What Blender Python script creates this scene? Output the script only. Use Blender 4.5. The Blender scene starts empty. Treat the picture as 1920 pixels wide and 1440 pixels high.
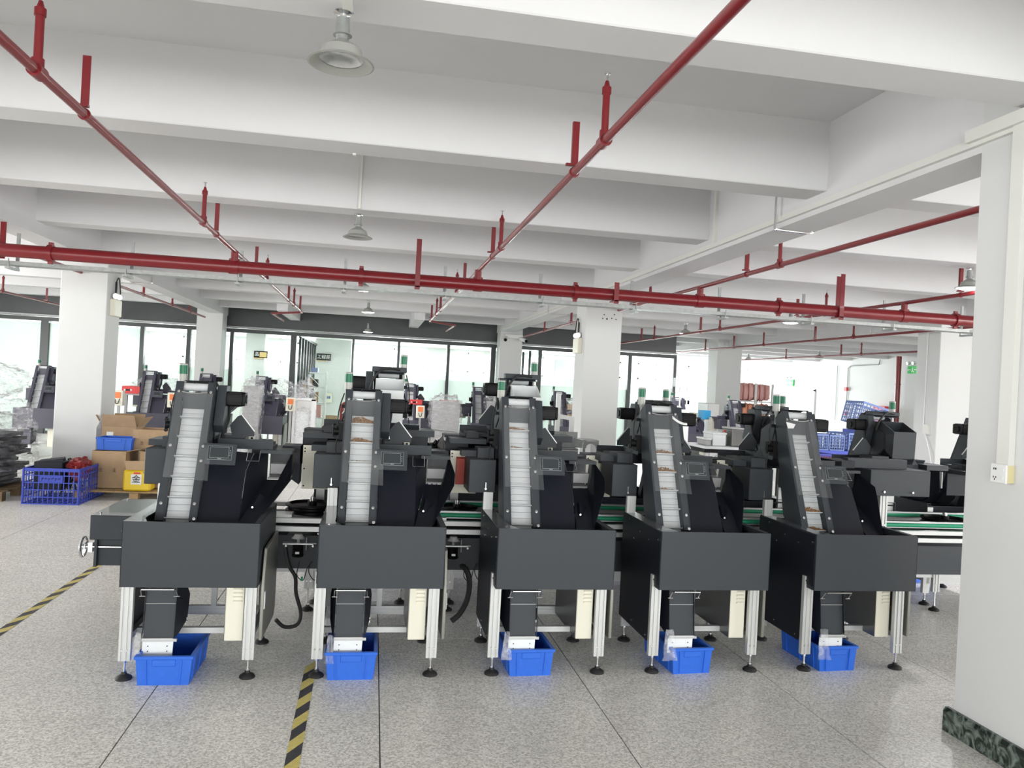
import bpy, bmesh, math, random
from mathutils import Vector, Matrix, noise
random.seed(7)
C = bpy.context.scene.collection
PI = math.pi
# ------------------------------------------------------------------ camera
SC = bpy.context.scene
YAW, PITCH, ROLL, FPX, EYE = 0.17476689, 0.00184066, 0.0515229, 1462.6, 1.6
cy, sy, cp, sp, cr, sr = math.cos(YAW), math.sin(YAW), math.cos(PITCH), math.sin(PITCH), math.cos(ROLL), math.sin(ROLL)
fwd = Vector((sy*cp, cy*cp, sp)); right = Vector((cy, -sy, 0)); up = right.cross(fwd)
rgt = right*cr + up*sr; upv = up*cr - right*sr
cam = bpy.data.objects.new('camera', bpy.data.cameras.new('camera')); C.objects.link(cam)
cam.matrix_world = Matrix(((rgt.x, upv.x, -fwd.x, 0), (rgt.y, upv.y, -fwd.y, 0), (rgt.z, upv.z, -fwd.z, EYE), (0, 0, 0, 1)))
cam.data.sensor_width = 36; cam.data.lens = 36*FPX/1920; cam.data.clip_start = 0.05; cam.data.clip_end = 200
SC.camera = cam
# ------------------------------------------------------------------ world, light, exposure
SC.view_settings.view_transform = 'Standard'; SC.view_settings.look = 'None'
SC.view_settings.gamma = 1; SC.view_settings.use_curve_mapping = False
SC.view_settings.exposure = 0.44
w = bpy.data.worlds.new('overcast sky'); SC.world = w; w.use_nodes = True
bg = w.node_tree.nodes['Background']; bg.inputs[0].default_value = (0.93, 0.97, 1, 1); bg.inputs[1].default_value = 1.6
def area(name, loc, direction, sx, sy_, power, col=(1, 1, 1)):
    d = bpy.data.lights.new(name, 'AREA'); d.shape = 'RECTANGLE'; d.size = sx; d.size_y = sy_; d.energy = power; d.color = col
    o = bpy.data.objects.new(name, d); C.objects.link(o); o.location = loc
    o.rotation_euler = Vector(direction).to_track_quat('-Z', 'Y').to_euler(); return o
# daylight through the windows behind the camera, on the left, on the right and at the far end of the hall
area('window daylight rear', (1.5, -6.9, 1.75), (0, 1, -.5), 20, 2.1, 860, (1, 1, .98))
area('window daylight right', (15.2, 0.5, 1.75), (-1, 0, -.45), 9, 2.1, 850, (1, .97, .95))
area('window daylight left', (-10.6, 8.0, 1.75), (1, 0, -.5), 11, 2.1, 620, (1, .98, .96))
area('window daylight far', (9.5, 29.97, 1.525), (0, -1, 0), 3.0, 2.45, 330, (.97, .98, 1))
area('window daylight far', (13.2, 29.97, 1.525), (0, -1, 0), 3.4, 2.45, 370, (.97, .98, 1))
# ------------------------------------------------------------------ materials
M = {}
def mat(name, col, rough=.5, metal=0.0, noise_amt=0.0, nscale=30, bump=0.0, bscale=200, spec=.5, emit=0, alpha=1.0, trans=0.0, coat=0.0):
    m = bpy.data.materials.new(name); m.use_nodes = True; nt = m.node_tree; b = nt.nodes['Principled BSDF']
    b.inputs['Base Color'].default_value = (*col, 1); b.inputs['Roughness'].default_value = rough; b.inputs['Metallic'].default_value = metal
    b.inputs['Specular IOR Level'].default_value = spec
    if coat: b.inputs['Coat Weight'].default_value = coat
    if trans: b.inputs['Transmission Weight'].default_value = trans
    if emit: b.inputs['Emission Color'].default_value = (*col, 1); b.inputs['Emission Strength'].default_value = emit
    g = None
    if noise_amt or bump:
        g = nt.nodes.new('ShaderNodeNewGeometry')
    if noise_amt:
        n = nt.nodes.new('ShaderNodeTexNoise'); n.inputs['Scale'].default_value = nscale; n.inputs['Detail'].default_value = 5
        nt.links.new(g.outputs['Position'], n.inputs['Vector'])
        r = nt.nodes.new('ShaderNodeMapRange'); r.inputs[1].default_value = .3; r.inputs[2].default_value = .7
        r.inputs[3].default_value = 1-noise_amt; r.inputs[4].default_value = 1+noise_amt
        nt.links.new(n.outputs[0], r.inputs[0])
        x = nt.nodes.new('ShaderNodeVectorMath'); x.operation = 'SCALE'; x.inputs[0].default_value = col
        nt.links.new(r.outputs[0], x.inputs['Scale']); nt.links.new(x.outputs[0], b.inputs['Base Color'])
    if bump:
        n2 = nt.nodes.new('ShaderNodeTexNoise'); n2.inputs['Scale'].default_value = bscale; n2.inputs['Detail'].default_value = 3
        nt.links.new(g.outputs['Position'], n2.inputs['Vector'])
        bp = nt.nodes.new('ShaderNodeBump'); bp.inputs['Strength'].default_value = bump; bp.inputs['Distance'].default_value = .004
        nt.links.new(n2.outputs[0], bp.inputs['Height']); nt.links.new(bp.outputs[0], b.inputs['Normal'])
    M[name] = m; return m
mat('plaster', (.70, .70, .71), .75, noise_amt=.015, nscale=2.5, bump=.05, bscale=60)
mat('wall_paint', (.665, .675, .67), .7, noise_amt=.015, nscale=2)
mat('paint', (.038, .044, .051), .5, spec=.3, noise_amt=.04, nscale=300, bump=.06, bscale=900)
mat('paint_deep', (.011, .013, .020), .45, spec=.25, noise_amt=.05, nscale=300, bump=.05, bscale=900)
mat('paint_glare', (.10, .105, .11), .24, noise_amt=.1, nscale=250, spec=1.0, coat=.6)  # dark machine paint with a raised base: window glare put into the colour
mat('door_grey', (.20, .20, .175), .38, metal=.25)
mat('cabinet_grey', (.16, .16, .15), .3, metal=.5)
mat('alu', (.58, .59, .58), .4, metal=.3)
mat('alu_dull', (.50, .51, .51), .42, metal=.6)
mat('chrome', (.8, .8, .8), .18, metal=1)
mat('galvanised', (.33, .345, .34), .42, metal=.5, noise_amt=.12, nscale=25)
mat('zinc_speckle', (.15, .165, .17), .4, metal=.4, noise_amt=.5, nscale=180)
mat('belt', (.60, .62, .63), .5, noise_amt=.02, nscale=60)
mat('cream', (.76, .74, .62), .45)
mat('white_plate', (.80, .83, .83), .4)
mat('white_paint', (.82, .82, .82), .45)
mat('black', (.005, .005, .006), .5, spec=.2)
mat('black_gloss', (.004, .004, .005), .4, spec=.15)
mat('rubber', (.014, .014, .014), .6)
mat('screen', (.035, .042, .046), .25)
mat('screen_line', (.33, .36, .37), .5)
mat('blue', (.02, .13, .62), .42, noise_amt=.05, nscale=40)
mat('blue_deep', (.03, .06, .42), .45, noise_amt=.05, nscale=40)
mat('blue_pale', (.13, .20, .44), .5)
mat('red_pipe', (.18, .008, .012), .32, noise_amt=.06, nscale=15, coat=.15)
mat('red_sheet', (.72, .06, .06), .5)
mat('red_plate', (.45, .045, .02), .5)
mat('green_lens', (.0, .13, .06), .3, spec=.3)
mat('green_belt', (.01, .30, .15), .5)
mat('lamp_grey', (.37, .375, .35), .45, metal=.2)
mat('lamp_inner', (.75, .73, .75), .22, metal=.6)
mat('cardboard', (.42, .29, .17), .75, noise_amt=.07, nscale=12)
mat('cardboard_light', (.55, .40, .25), .75, noise_amt=.05, nscale=12)
mat('cardboard_in', (.30, .20, .125), .8)
mat('wood', (.40, .27, .13), .75, noise_amt=.2, nscale=14)
mat('wood_dark', (.16, .105, .05), .8, noise_amt=.2, nscale=14)
mat('yellow_pail', (.85, .60, .02), .4)
mat('yellow_tape', (.62, .52, .16), .6, noise_amt=.1, nscale=40)
mat('black_tape', (.045, .043, .05), .6, noise_amt=.15, nscale=40)
mat('nugget', (.34, .19, .085), .7, noise_amt=.35, nscale=90)
mat('frame_black', (.035, .042, .042), .35)
mat('header_black', (.055, .060, .062), .35, noise_amt=.1, nscale=3)
mat('paper', (.83, .84, .83), .6)
mat('sticker', (.8, .8, .8), .5)
mat('orange', (.80, .22, .07), .5)
mat('orange_bag', (.78, .33, .20), .35)
mat('pink_bag', (.70, .36, .33), .35)
mat('sign_black', (.012, .011, .010), .5, spec=.15)
mat('gold', (.72, .52, .22), .4)
mat('leaf', (.09, .22, .05), .6)
mat('sign_green', (.01, .32, .05), .5, emit=.35)
mat('bulb', (1, .97, 1), .5, emit=14)
mat('paint_purple_cast', (.060, .058, .085), .45, noise_amt=.04, nscale=100)  # same dark machine paint, the purple cast of the lighting mixed into its colour
mat('grey_box', (.42, .42, .42), .5)
mat('cyan', (.05, .40, .75), .4)
mat('dark_red', (.22, .015, .015), .35)
mat('trunk', (.74, .74, .70), .45)
mat('trunk_yellow', (.70, .63, .36), .5)
mat('ceiling_panel', (.84, .85, .83), .7)

def film(name, col, lo, hi, rough=.15, scale=6.0, stretch=1.0):
    """thin clear plastic: mostly see-through, with creases that catch the light"""
    m = bpy.data.materials.new(name); m.use_nodes = True; nt = m.node_tree; nt.nodes.clear()
    out = nt.nodes.new('ShaderNodeOutputMaterial'); mix = nt.nodes.new('ShaderNodeMixShader'); tr = nt.nodes.new('ShaderNodeBsdfTransparent')
    b = nt.nodes.new('ShaderNodeBsdfPrincipled'); b.inputs['Base Color'].default_value = (*col, 1); b.inputs['Roughness'].default_value = rough
    g = nt.nodes.new('ShaderNodeNewGeometry'); n = nt.nodes.new('ShaderNodeTexNoise'); n.inputs['Scale'].default_value = scale; n.inputs['Detail'].default_value = 5
    n.inputs['Distortion'].default_value = 1.2
    mp = nt.nodes.new('ShaderNodeVectorMath'); mp.operation = 'MULTIPLY'; mp.inputs[1].default_value = (1, 1, stretch); nt.links.new(g.outputs['Position'], mp.inputs[0]); nt.links.new(mp.outputs[0], n.inputs['Vector'])
    r = nt.nodes.new('ShaderNodeMapRange'); r.inputs[1].default_value = .42; r.inputs[2].default_value = .72; r.inputs[3].default_value = lo; r.inputs[4].default_value = hi
    nt.links.new(n.outputs[0], r.inputs[0]); nt.links.new(r.outputs[0], mix.inputs[0])
    bp = nt.nodes.new('ShaderNodeBump'); bp.inputs['Strength'].default_value = .6; bp.inputs['Distance'].default_value = .03; nt.links.new(n.outputs[0], bp.inputs['Height']); nt.links.new(bp.outputs[0], b.inputs['Normal'])
    nt.links.new(tr.outputs[0], mix.inputs[1]); nt.links.new(b.outputs[0], mix.inputs[2]); nt.links.new(mix.outputs[0], out.inputs[0])
    M[name] = m
film('wrap', (.74, .74, .76), .05, .5, .12, 7, 3)
film('wrap_dark', (.35, .35, .38), .03, .42, .10, 6, 4)
film('wrap_thin', (.8, .8, .82), .06, .5, .1, 8, 2)
film('acrylic', (.85, .87, .88), .03, .06, .05, 2)
film('bag_film', (.8, .82, .88), .10, .38, .1, 14)

def glass(name, tint, refl):
    m = bpy.data.materials.new(name); m.use_nodes = True; nt = m.node_tree; nt.nodes.clear()
    out = nt.nodes.new('ShaderNodeOutputMaterial'); mix = nt.nodes.new('ShaderNodeMixShader'); tr = nt.nodes.new('ShaderNodeBsdfTransparent'); gl = nt.nodes.new('ShaderNodeBsdfGlossy')
    tr.inputs[0].default_value = (*tint, 1); gl.inputs['Roughness'].default_value = .03; mix.inputs[0].default_value = refl
    nt.links.new(tr.outputs[0], mix.inputs[1]); nt.links.new(gl.outputs[0], mix.inputs[2]); nt.links.new(mix.outputs[0], out.inputs[0]); M[name] = m
glass('glass', (.95, .985, .975), .005)
glass('glass_clear', (.97, .99, .98), .008)

def frosted():
    m = bpy.data.materials.new('frosted'); m.use_nodes = True; nt = m.node_tree; nt.nodes.clear()
    out = nt.nodes.new('ShaderNodeOutputMaterial'); mix = nt.nodes.new('ShaderNodeMixShader'); a = nt.nodes.new('ShaderNodeBsdfTranslucent'); b = nt.nodes.new('ShaderNodeBsdfDiffuse')
    a.inputs[0].default_value = (.97, 1, .985, 1); b.inputs[0].default_value = (.90, .92, .91, 1); mix.inputs[0].default_value = .45
    nt.links.new(a.outputs[0], mix.inputs[1]); nt.links.new(b.outputs[0], mix.inputs[2]); nt.links.new(mix.outputs[0], out.inputs[0]); M['frosted'] = m
frosted()

def terrazzo():
    m = mat('terrazzo', (.5, .49, .47), .27); nt = m.node_tree; b = nt.nodes['Principled BSDF']
    g = nt.nodes.new('ShaderNodeNewGeometry')
    v = nt.nodes.new('ShaderNodeTexVoronoi'); v.inputs['Scale'].default_value = 125; nt.links.new(g.outputs['Position'], v.inputs['Vector'])
    sep = nt.nodes.new('ShaderNodeSeparateColor'); nt.links.new(v.outputs['Color'], sep.inputs[0])
    r = nt.nodes.new('ShaderNodeValToRGB'); cr_ = r.color_ramp; cr_.interpolation = 'CONSTANT'
    cr_.elements[0].position = 0; cr_.elements[0].color = (.45, .44, .405, 1)
    cr_.elements[1].position = .22; cr_.elements[1].color = (.56, .55, .51, 1)
    for p, c in ((.45, (.66, .65, .605, 1)), (.68, (.73, .715, .67, 1)), (.9, (.80, .785, .74, 1))):
        e = cr_.elements.new(p); e.color = c
    nt.links.new(sep.outputs[0], r.inputs[0])
    n = nt.nodes.new('ShaderNodeTexNoise'); n.inputs['Scale'].default_value = 1.1; n.inputs['Detail'].default_value = 4; nt.links.new(g.outputs['Position'], n.inputs['Vector'])
    mr = nt.nodes.new('ShaderNodeMapRange'); mr.inputs[1].default_value = .3; mr.inputs[2].default_value = .7; mr.inputs[3].default_value = 1.0; mr.inputs[4].default_value = 1.17
    nt.links.new(n.outputs[0], mr.inputs[0])
    x = nt.nodes.new('ShaderNodeVectorMath'); x.operation = 'SCALE'; nt.links.new(r.outputs[0], x.inputs[0]); nt.links.new(mr.outputs[0], x.inputs['Scale'])
    nt.links.new(x.outputs[0], b.inputs['Base Color'])
    mr2 = nt.nodes.new('ShaderNodeMapRange'); mr2.inputs[3].default_value = .28; mr2.inputs[4].default_value = .44; nt.links.new(n.outputs[0], mr2.inputs[0]); nt.links.new(mr2.outputs[0], b.inputs['Roughness'])
terrazzo()
mat('grout', (.10, .10, .10), .8)
def marble():
    m = mat('marble', (.02, .03, .025), .25); nt = m.node_tree; b = nt.nodes['Principled BSDF']
    g = nt.nodes.new('ShaderNodeNewGeometry'); n = nt.nodes.new('ShaderNodeTexNoise'); n.inputs['Scale'].default_value = 14; n.inputs['Detail'].default_value = 8; n.inputs['Distortion'].default_value = 2
    nt.links.new(g.outputs['Position'], n.inputs['Vector'])
    r = nt.nodes.new('ShaderNodeValToRGB'); r.color_ramp.elements[0].position = .42; r.color_ramp.elements[0].color = (.012, .02, .016, 1); r.color_ramp.elements[1].position = .75; r.color_ramp.elements[1].color = (.26, .32, .28, 1)
    nt.links.new(n.outputs[0], r.inputs[0]); nt.links.new(r.outputs[0], b.inputs['Base Color'])
marble()

# ------------------------------------------------------------------ mesh builder
class MB:
    def __init__(s, off=(0, 0, 0)): s.v = []; s.f = []; s.mi = []; s.o = Vector(off); s.cur = 0
    def add(s, vs, fs):
        n = len(s.v); s.v += [Vector(p)+s.o for p in vs]; s.f += [tuple(i+n for i in f) for f in fs]; s.mi += [s.cur]*len(fs); return s
    def box(s, x0, x1, y0, y1, z0, z1):
        return s.add([(x0, y0, z0), (x1, y0, z0), (x1, y1, z0), (x0, y1, z0), (x0, y0, z1), (x1, y0, z1), (x1, y1, z1), (x0, y1, z1)],
                     [(0, 3, 2, 1), (4, 5, 6, 7), (0, 1, 5, 4), (1, 2, 6, 5), (2, 3, 7, 6), (3, 0, 4, 7)])
    def obox(s, c, ax, ay, az, hx, hy, hz):
        c = Vector(c); ax, ay, az = (Vector(a).normalized() for a in (ax, ay, az)); vs = []
        for dz in (-1, 1):
            for dx, dy in ((-1, -1), (1, -1), (1, 1), (-1, 1)): vs.append(c+ax*dx*hx+ay*dy*hy+az*dz*hz)
        return s.add(vs, [(0, 3, 2, 1), (4, 5, 6, 7), (0, 1, 5, 4), (1, 2, 6, 5), (2, 3, 7, 6), (3, 0, 4, 7)])
    def bar(s, a, b, wx, wz, side=(1, 0, 0)):
        a, b = Vector(a), Vector(b); d = (b-a); L = d.length; d.normalize(); sd = Vector(side); sd = (sd-d*sd.dot(d)).normalized(); n = d.cross(sd)
        return s.obox((a+b)/2, sd, n, d, wx/2, wz/2, L/2)
    def prism(s, axis, poly, a, b):
        def P(u, v, t): return {'x': (t, u, v), 'y': (u, t, v), 'z': (u, v, t)}[axis]
        n = len(poly); vs = [P(u, v, a) for u, v in poly]+[P(u, v, b) for u, v in poly]
        fs = [tuple(range(n))[::-1], tuple(range(n, 2*n))]+[(i, (i+1) % n, n+(i+1) % n, n+i) for i in range(n)]
        return s.add(vs, fs)
    def plate(s, pts, t):
        pts = [Vector(p) for p in pts]; n = (pts[1]-pts[0]).cross(pts[2]-pts[0]).normalized()*t; k = len(pts)
        fs = [tuple(range(k))[::-1], tuple(range(k, 2*k))]+[(i, (i+1) % k, k+(i+1) % k, k+i) for i in range(k)]
        return s.add(pts+[p+n for p in pts], fs)
    def cyl(s, a, b, r, n=12, r1=None, caps=True):
        a, b = Vector(a), Vector(b); d = (b-a).normalized(); x = d.orthogonal().normalized(); y = d.cross(x); r1 = r if r1 is None else r1; vs = []
        for p, q in ((a, r), (b, r1)):
            for i in range(n): vs.append(p+(x*math.cos(2*PI*i/n)+y*math.sin(2*PI*i/n))*q)
        fs = [(i, (i+1) % n, n+(i+1) % n, n+i) for i in range(n)]
        if caps: fs += [tuple(range(n))[::-1], tuple(range(n, 2*n))]
        return s.add(vs, fs)
    def tube(s, pts, r, n=8, k=1):
        pts = [Vector(p) for p in pts]
        if k > 1:                                   # Catmull-Rom smoothing
            q = []
            for i in range(len(pts)-1):
                p0, p1, p2, p3 = pts[max(i-1, 0)], pts[i], pts[i+1], pts[min(i+2, len(pts)-1)]
                for j in range(k):
                    t = j/k; q.append(.5*((2*p1)+(p2-p0)*t+(2*p0-5*p1+4*p2-p3)*t*t+(3*p1-p0-3*p2+p3)*t**3))
            pts = q+[pts[-1]]
        vs = []; x = None
        for i, p in enumerate(pts):
            d = (pts[min(i+1, len(pts)-1)]-pts[max(i-1, 0)]).normalized()
            x = d.orthogonal().normalized() if x is None else (x-d*x.dot(d)).normalized(); y = d.cross(x)
            vs += [p+(x*math.cos(2*PI*j/n)+y*math.sin(2*PI*j/n))*r for j in range(n)]
        m = len(pts); fs = [(i*n+j, i*n+(j+1) % n, (i+1)*n+(j+1) % n, (i+1)*n+j) for i in range(m-1) for j in range(n)]
        return s.add(vs, fs+[tuple(range(n))[::-1], tuple(range((m-1)*n, m*n))])
    def lathe(s, c, prof, n=24, axis=(0, 0, 1)):
        c = Vector(c); d = Vector(axis).normalized(); x = d.orthogonal().normalized(); y = d.cross(x); vs = []
        for r, z in prof:
            for i in range(n): vs.append(c+d*z+(x*math.cos(2*PI*i/n)+y*math.sin(2*PI*i/n))*r)
        m = len(prof); fs = [(i*n+j, i*n+(j+1) % n, (i+1)*n+(j+1) % n, (i+1)*n+j) for i in range(m-1) for j in range(n)]
        return s.add(vs, fs)
    def build(s, name, m, parent=None, bev=0, mats=None):
        me = bpy.data.meshes.new(name); me.from_pydata([tuple(v) for v in s.v], [], s.f); me.materials.append(M[m])
        for q in (mats or []): me.materials.append(M[q])
        if mats:
            for p, i in zip(me.polygons, s.mi): p.material_index = i
        bm = bmesh.new(); bm.from_mesh(me)
        if bev: bmesh.ops.bevel(bm, geom=[e for e in bm.edges if e.is_manifold and e.calc_face_angle(0) > .5], offset=bev, segments=1, affect='EDGES', profile=.5, clamp_overlap=True)
        bmesh.ops.recalc_face_normals(bm, faces=bm.faces); bm.to_mesh(me); bm.free()
        me.shade_smooth(); me.set_sharp_from_angle(angle=math.radians(32))
        o = bpy.data.objects.new(name, me); C.objects.link(o)
        if parent: o.parent = parent
        return o
def tag(o, label, cat, group=None, kind=None):
    o['label'] = label; o['category'] = cat
    if group: o['group'] = group
    if kind: o['kind'] = kind
    return o
def empty(name, loc, rz=0, label=None, cat=None, group=None, kind=None):
    o = bpy.data.objects.new(name, None); C.objects.link(o); o.location = loc; o.rotation_euler = (0, 0, rz); o.empty_display_size = .1
    if label: tag(o, label, cat, group, kind)
    return o
def struct(o, label, cat): return tag(o, label, cat, None, 'structure')
KIDS = {}
def kids(o): return [c for c in bpy.data.objects if c.parent == o]
def copy_tree(o, parent=None, skip=(), table=None):
    c = o.copy(); C.objects.link(c); c.parent = parent
    for ch in table.get(o.name, []):
        if ch.name.split('.')[0] not in skip: copy_tree(ch, c, skip, table)
    return c
def child_table():
    t = {}
    for o in bpy.data.objects:
        if o.parent: t.setdefault(o.parent.name, []).append(o)
    return t
def ray(u, v): return rgt*((u-960)/FPX)-upv*((v-720)/FPX)+fwd
def at(u, v, Y):                                   # the point of the hall at depth Y seen at a measured place of the photograph
    d = ray(u, v); return Vector((0, 0, EYE))+d*(Y/d.y)
def floor_at(u, v):
    d = ray(u, v); return Vector((0, 0, EYE))-d*(EYE/d.z)
def text(s, name, size, loc, rot, m, parent, ext=.001):
    c = bpy.data.curves.new(name, 'FONT'); c.body = s; c.size = size; c.align_x = 'CENTER'; c.align_y = 'CENTER'; c.extrude = ext
    c.materials.append(M[m]); t = bpy.data.objects.new(name, c); C.objects.link(t); bpy.context.view_layer.update()
    me = bpy.data.meshes.new_from_object(t.evaluated_get(bpy.context.evaluated_depsgraph_get())); bpy.data.objects.remove(t)
    o = bpy.data.objects.new(name, me); C.objects.link(o); o.location = loc; o.rotation_euler = rot
    if parent: o.parent = parent
    return o
def crumple(mb, c, hx, hy, hz, seed=0, amp=.12, nu=40, nv=22, e=.55, freq=3.0, open_bottom=True):
    """a draped, creased lump: a superellipsoid pushed about by turbulence"""
    vs = []; c = Vector(c)
    def sg(x, p): return math.copysign(abs(x)**p, x)
    for j in range(nv+1):
        ph = -PI/2+PI*j/nv
        for i in range(nu):
            th = 2*PI*i/nu
            p = Vector((sg(math.cos(ph), e)*sg(math.cos(th), e), sg(math.cos(ph), e)*sg(math.sin(th), e), sg(math.sin(ph), e)))
            q = Vector((p.x*hx, p.y*hy, p.z*hz))
            k = abs(noise.noise(q*freq/max(hx, .3)+Vector((seed*7.3, 0, 0))))+.5*abs(noise.noise(q*freq*2.7/max(hx, .3)+Vector((0, seed*3.1, 0))))+.3*abs(noise.noise(q*freq*7/max(hx, .3)+Vector((0, 0, seed*3.1))))
            vs.append(c+q*(1+amp*(k-.45)*2))
            vs[-1].z = max(vs[-1].z, .004)
    fs = [(j*nu+i, j*nu+(i+1) % nu, (j+1)*nu+(i+1) % nu, (j+1)*nu+i) for j in range(nv) for i in range(nu)]
    return mb.add(vs, fs)
# ================================================================== ROOM
# ---- floor: terrazzo slabs with dark joints
fl = MB().box(-11, 16, -7.2, 31, -.06, -.006).build('floor', 'grout'); struct(fl, 'grey speckled terrazzo floor of large square slabs with dark joints', 'floor')
TX, TY, X0, Y0 = 1.1, 1.075, -.995, 3.785
tile_me = None; rest = MB()
for i in range(-10, 17):
    for j in range(-11, 26):
        x, y = X0+TX*i, Y0+TY*j
        if x < -11.2 or x > 15.4 or y > 30: continue
        if -6.6 < x < 9.5 and 1.2 < y < 13:
            if tile_me is None:
                t = MB().box(.003, TX-.003, .003, TY-.003, -.02, 0).build('tile', 'terrazzo', fl); tile_me = t.data
            else:
                t = bpy.data.objects.new('tile', tile_me); C.objects.link(t); t.parent = fl
            t.location = (x, y, 0)
        else: rest.box(x+.003, x+TX-.003, y+.003, y+TY-.003, -.02, 0)
o = rest.build('tile', 'terrazzo', fl); o['kind'] = 'stuff'
# ---- ceiling: slab, girders along the hall, cross beams
ce = MB().box(-11, 16, -7.2, 31, 3.46, 3.6).build('ceiling', 'plaster'); struct(ce, 'white painted concrete ceiling with deep cross beams', 'ceiling')
for x0, x1 in ((-3.7, -3.4), (2.9, 3.2), (8.7, 9.0)):
    MB().box(x0, x1, -7.1, 30, 2.87, 3.47).build('girder', 'plaster', ce)
for xa, xb, kmax in ((-10.8, -3.7, 8), (-3.4, 2.9, 8), (3.2, 8.7, 14), (9.0, 15.5, 14)):
    me = None
    for k in range(-5, kmax+1):
        if me is None: b = MB().box(xa-.01, xb+.01, 0, .26, 3.0, 3.47).build('beam', 'plaster', ce, bev=.006); me = b.data
        else: b = bpy.data.objects.new('beam', me); C.objects.link(b); b.parent = ce
        b.location = (0, 2.89+1.87*k, 0)
for x in (-2.0, .75):
    MB().box(x, x+.22, 16.24, 18.9, 2.86, 3.47).build('beam', 'plaster', ce)
# ---- pillars
def pillar(x0, x1, y0, y1, label, top=3.3):
    p = MB().box(x0, x1, y0, y1, 0, top).build('pillar', 'wall_paint', bev=.008); return struct(p, label, 'pillar')
near_pillar = pillar(2.897, 3.5, 2.3, 3.41, 'wide white pillar close to the camera with green marble skirting', 3.3)
pillar(-3.95, -3.397, 10.68, 11.2, 'white pillar beside the big blue crate and cardboard boxes')
pq = pillar(2.897, 3.43, 10.68, 11.2, 'white pillar with drilled holes behind the third and fourth front machines')
pillar(8.54, 9.1, 10.68, 11.2, 'white pillar behind the gap between last machine and near pillar')
pillar(-3.95, -3.397, 18.3, 18.8, 'white pillar at the glass partition behind the first machine', 3.3)
pillar(2.897, 3.43, 18.3, 18.8, 'white pillar at the glass partition carrying a security camera', 3.3)
pillar(8.4, 9.05, 18.3, 18.85, 'white pillar right of the partition end with grey repaired patch', 3.3)
for x, y0, y1 in ((2.9, 2.3, 3.41),):
    bb = MB(); bb.box(x-.032, x-.001, y0, y1+.03, 0, .098); bb.prism('y', [(x-.032, .098), (x-.001, .098), (x-.001, .116), (x-.02, .116)], y0, y1+.03)
    struct(bb.build('baseboard_pillar', 'marble'), 'dark green marble skirting along the near white pillar', 'skirting')
for u, v in ((1133, 590), (1152, 590), (1130, 597), (1138, 598), (1147, 597), (1155, 599)):
    c = at(u, v, 10.68); MB().cyl((c.x, 10.679, c.z), (c.x, 10.69, c.z), .013 if u == 1138 else .009, 8).build('drill_hole', 'black', pq)
# ---- outer walls
def wall_run(name, axis, pos, a0, a1, gaps, z0, z1, label, m='wall_paint', top=3.5, th=.2):
    """a wall with openings (gaps) between z0 and z1"""
    mb = MB()
    def bx(a, b, za, zb):
        if axis == 'x': mb.box(a, b, pos, pos+th, za, zb)
        else: mb.box(pos, pos+th, a, b, za, zb)
    cur = a0
    for g0, g1 in gaps:
        bx(cur, g0, 0, top); bx(g0, g1, 0, z0); bx(g0, g1, z1, top); cur = g1
    bx(cur, a1, 0, top)
    return struct(mb.build(name, m), label, 'wall')
wall_run('wall_rear', 'x', -7.2, -11, 15.7, [(-8.5, 11.5)], .7, 2.8, 'white wall with a long window band behind the camera')
wall_run('wall_left', 'y', -11, -7.2, 31, [(2.5, 13.5)], .7, 2.8, 'white wall with a window band along the left of the hall')
wall_run('wall_right', 'y', 15.5, -7.2, 31, [(-4, 5)], .7, 2.8, 'long plain white wall closing the hall on the right')
wall_run('wall_far', 'x', 30, 7.0, 15.7, [(8.0, 11.0), (11.5, 14.9)], .3, 2.75, 'white end wall with bright windows at far right')
def window(name, x0, x1, y, z0, z1, zt, cols, label, m='white_paint'):
    e = empty(name, ((x0+x1)/2, y, z0)); struct(e, label, 'window'); o = (-(x0+x1)/2, -y, -z0)
    f = MB(o)
    for a in (z0, zt, z1-.06): f.box(x0, x1, y-.03, y+.03, a, a+.06)
    xs = [x0+(x1-x0)*i/cols for i in range(cols+1)]
    for x in xs: f.box(x-.03, x+.03, y-.03, y+.03, z0, z1)
    f.build('window_frame', m, e)
    for i in range(cols):
        for a, b in ((z0+.06, zt), (zt+.06, z1-.06)): MB(o).box(xs[i]+.03, xs[i+1]-.03, y-.004, y+.004, a, b).build('pane', 'glass_clear', e)
window('window_1', 8.0, 11.0, 29.55, .3, 2.75, 2.1, 4, 'bright white framed window at the far end, nearer the glass office')
window('window_2', 11.5, 14.9, 29.55, .3, 2.75, 2.1, 4, 'bright white framed window at the far end, behind the bag shelf')
# ---- glass office partition
PY = 18.9
struct(MB().box(-10.8, 7.55, PY+.03, PY+.15, 2.88, 3.47).build('wall_upper', 'plaster'), 'white wall strip between the black partition header and the ceiling', 'wall')
hd = MB(); hd.box(-10.8, 7.55, PY+.02, PY+.14, 2.6, 3.3)
struct(hd.build('wall_partition', 'header_black'), 'dark strip above the glass office partition', 'wall')
par = empty('trim_1', (0, PY, 0)); struct(par, 'black framed glass partition of the office across the hall end', 'partition')
po = (0, -PY, 0)
fr = MB(po); fr.box(-10.8, 7.56, PY-.04, PY+.08, 2.50, 2.585); fr.build('top_rail', 'frame_black', par)
fr = MB(po); fr.box(-10.8, 7.56, PY-.06, PY-.02, 2.605, 2.64); fr.build('conduit', 'galvanised', par)
fr = MB(po); fr.box(-10.8, 7.56, PY-.03, PY+.05, 0, .06); fr.build('bottom_rail', 'frame_black', par)
MU = [(-10.7, .06), (-9.0, .1), (-7.25, .16), (-5.22, .09), (-4.22, .09), (-3.28, .08), (-1.9, .13), (-.53, .05), (.54, .06), (1.73, .07), (2.83, .12), (4.0, .09), (6.32, .09), (7.52, .08)]
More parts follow.
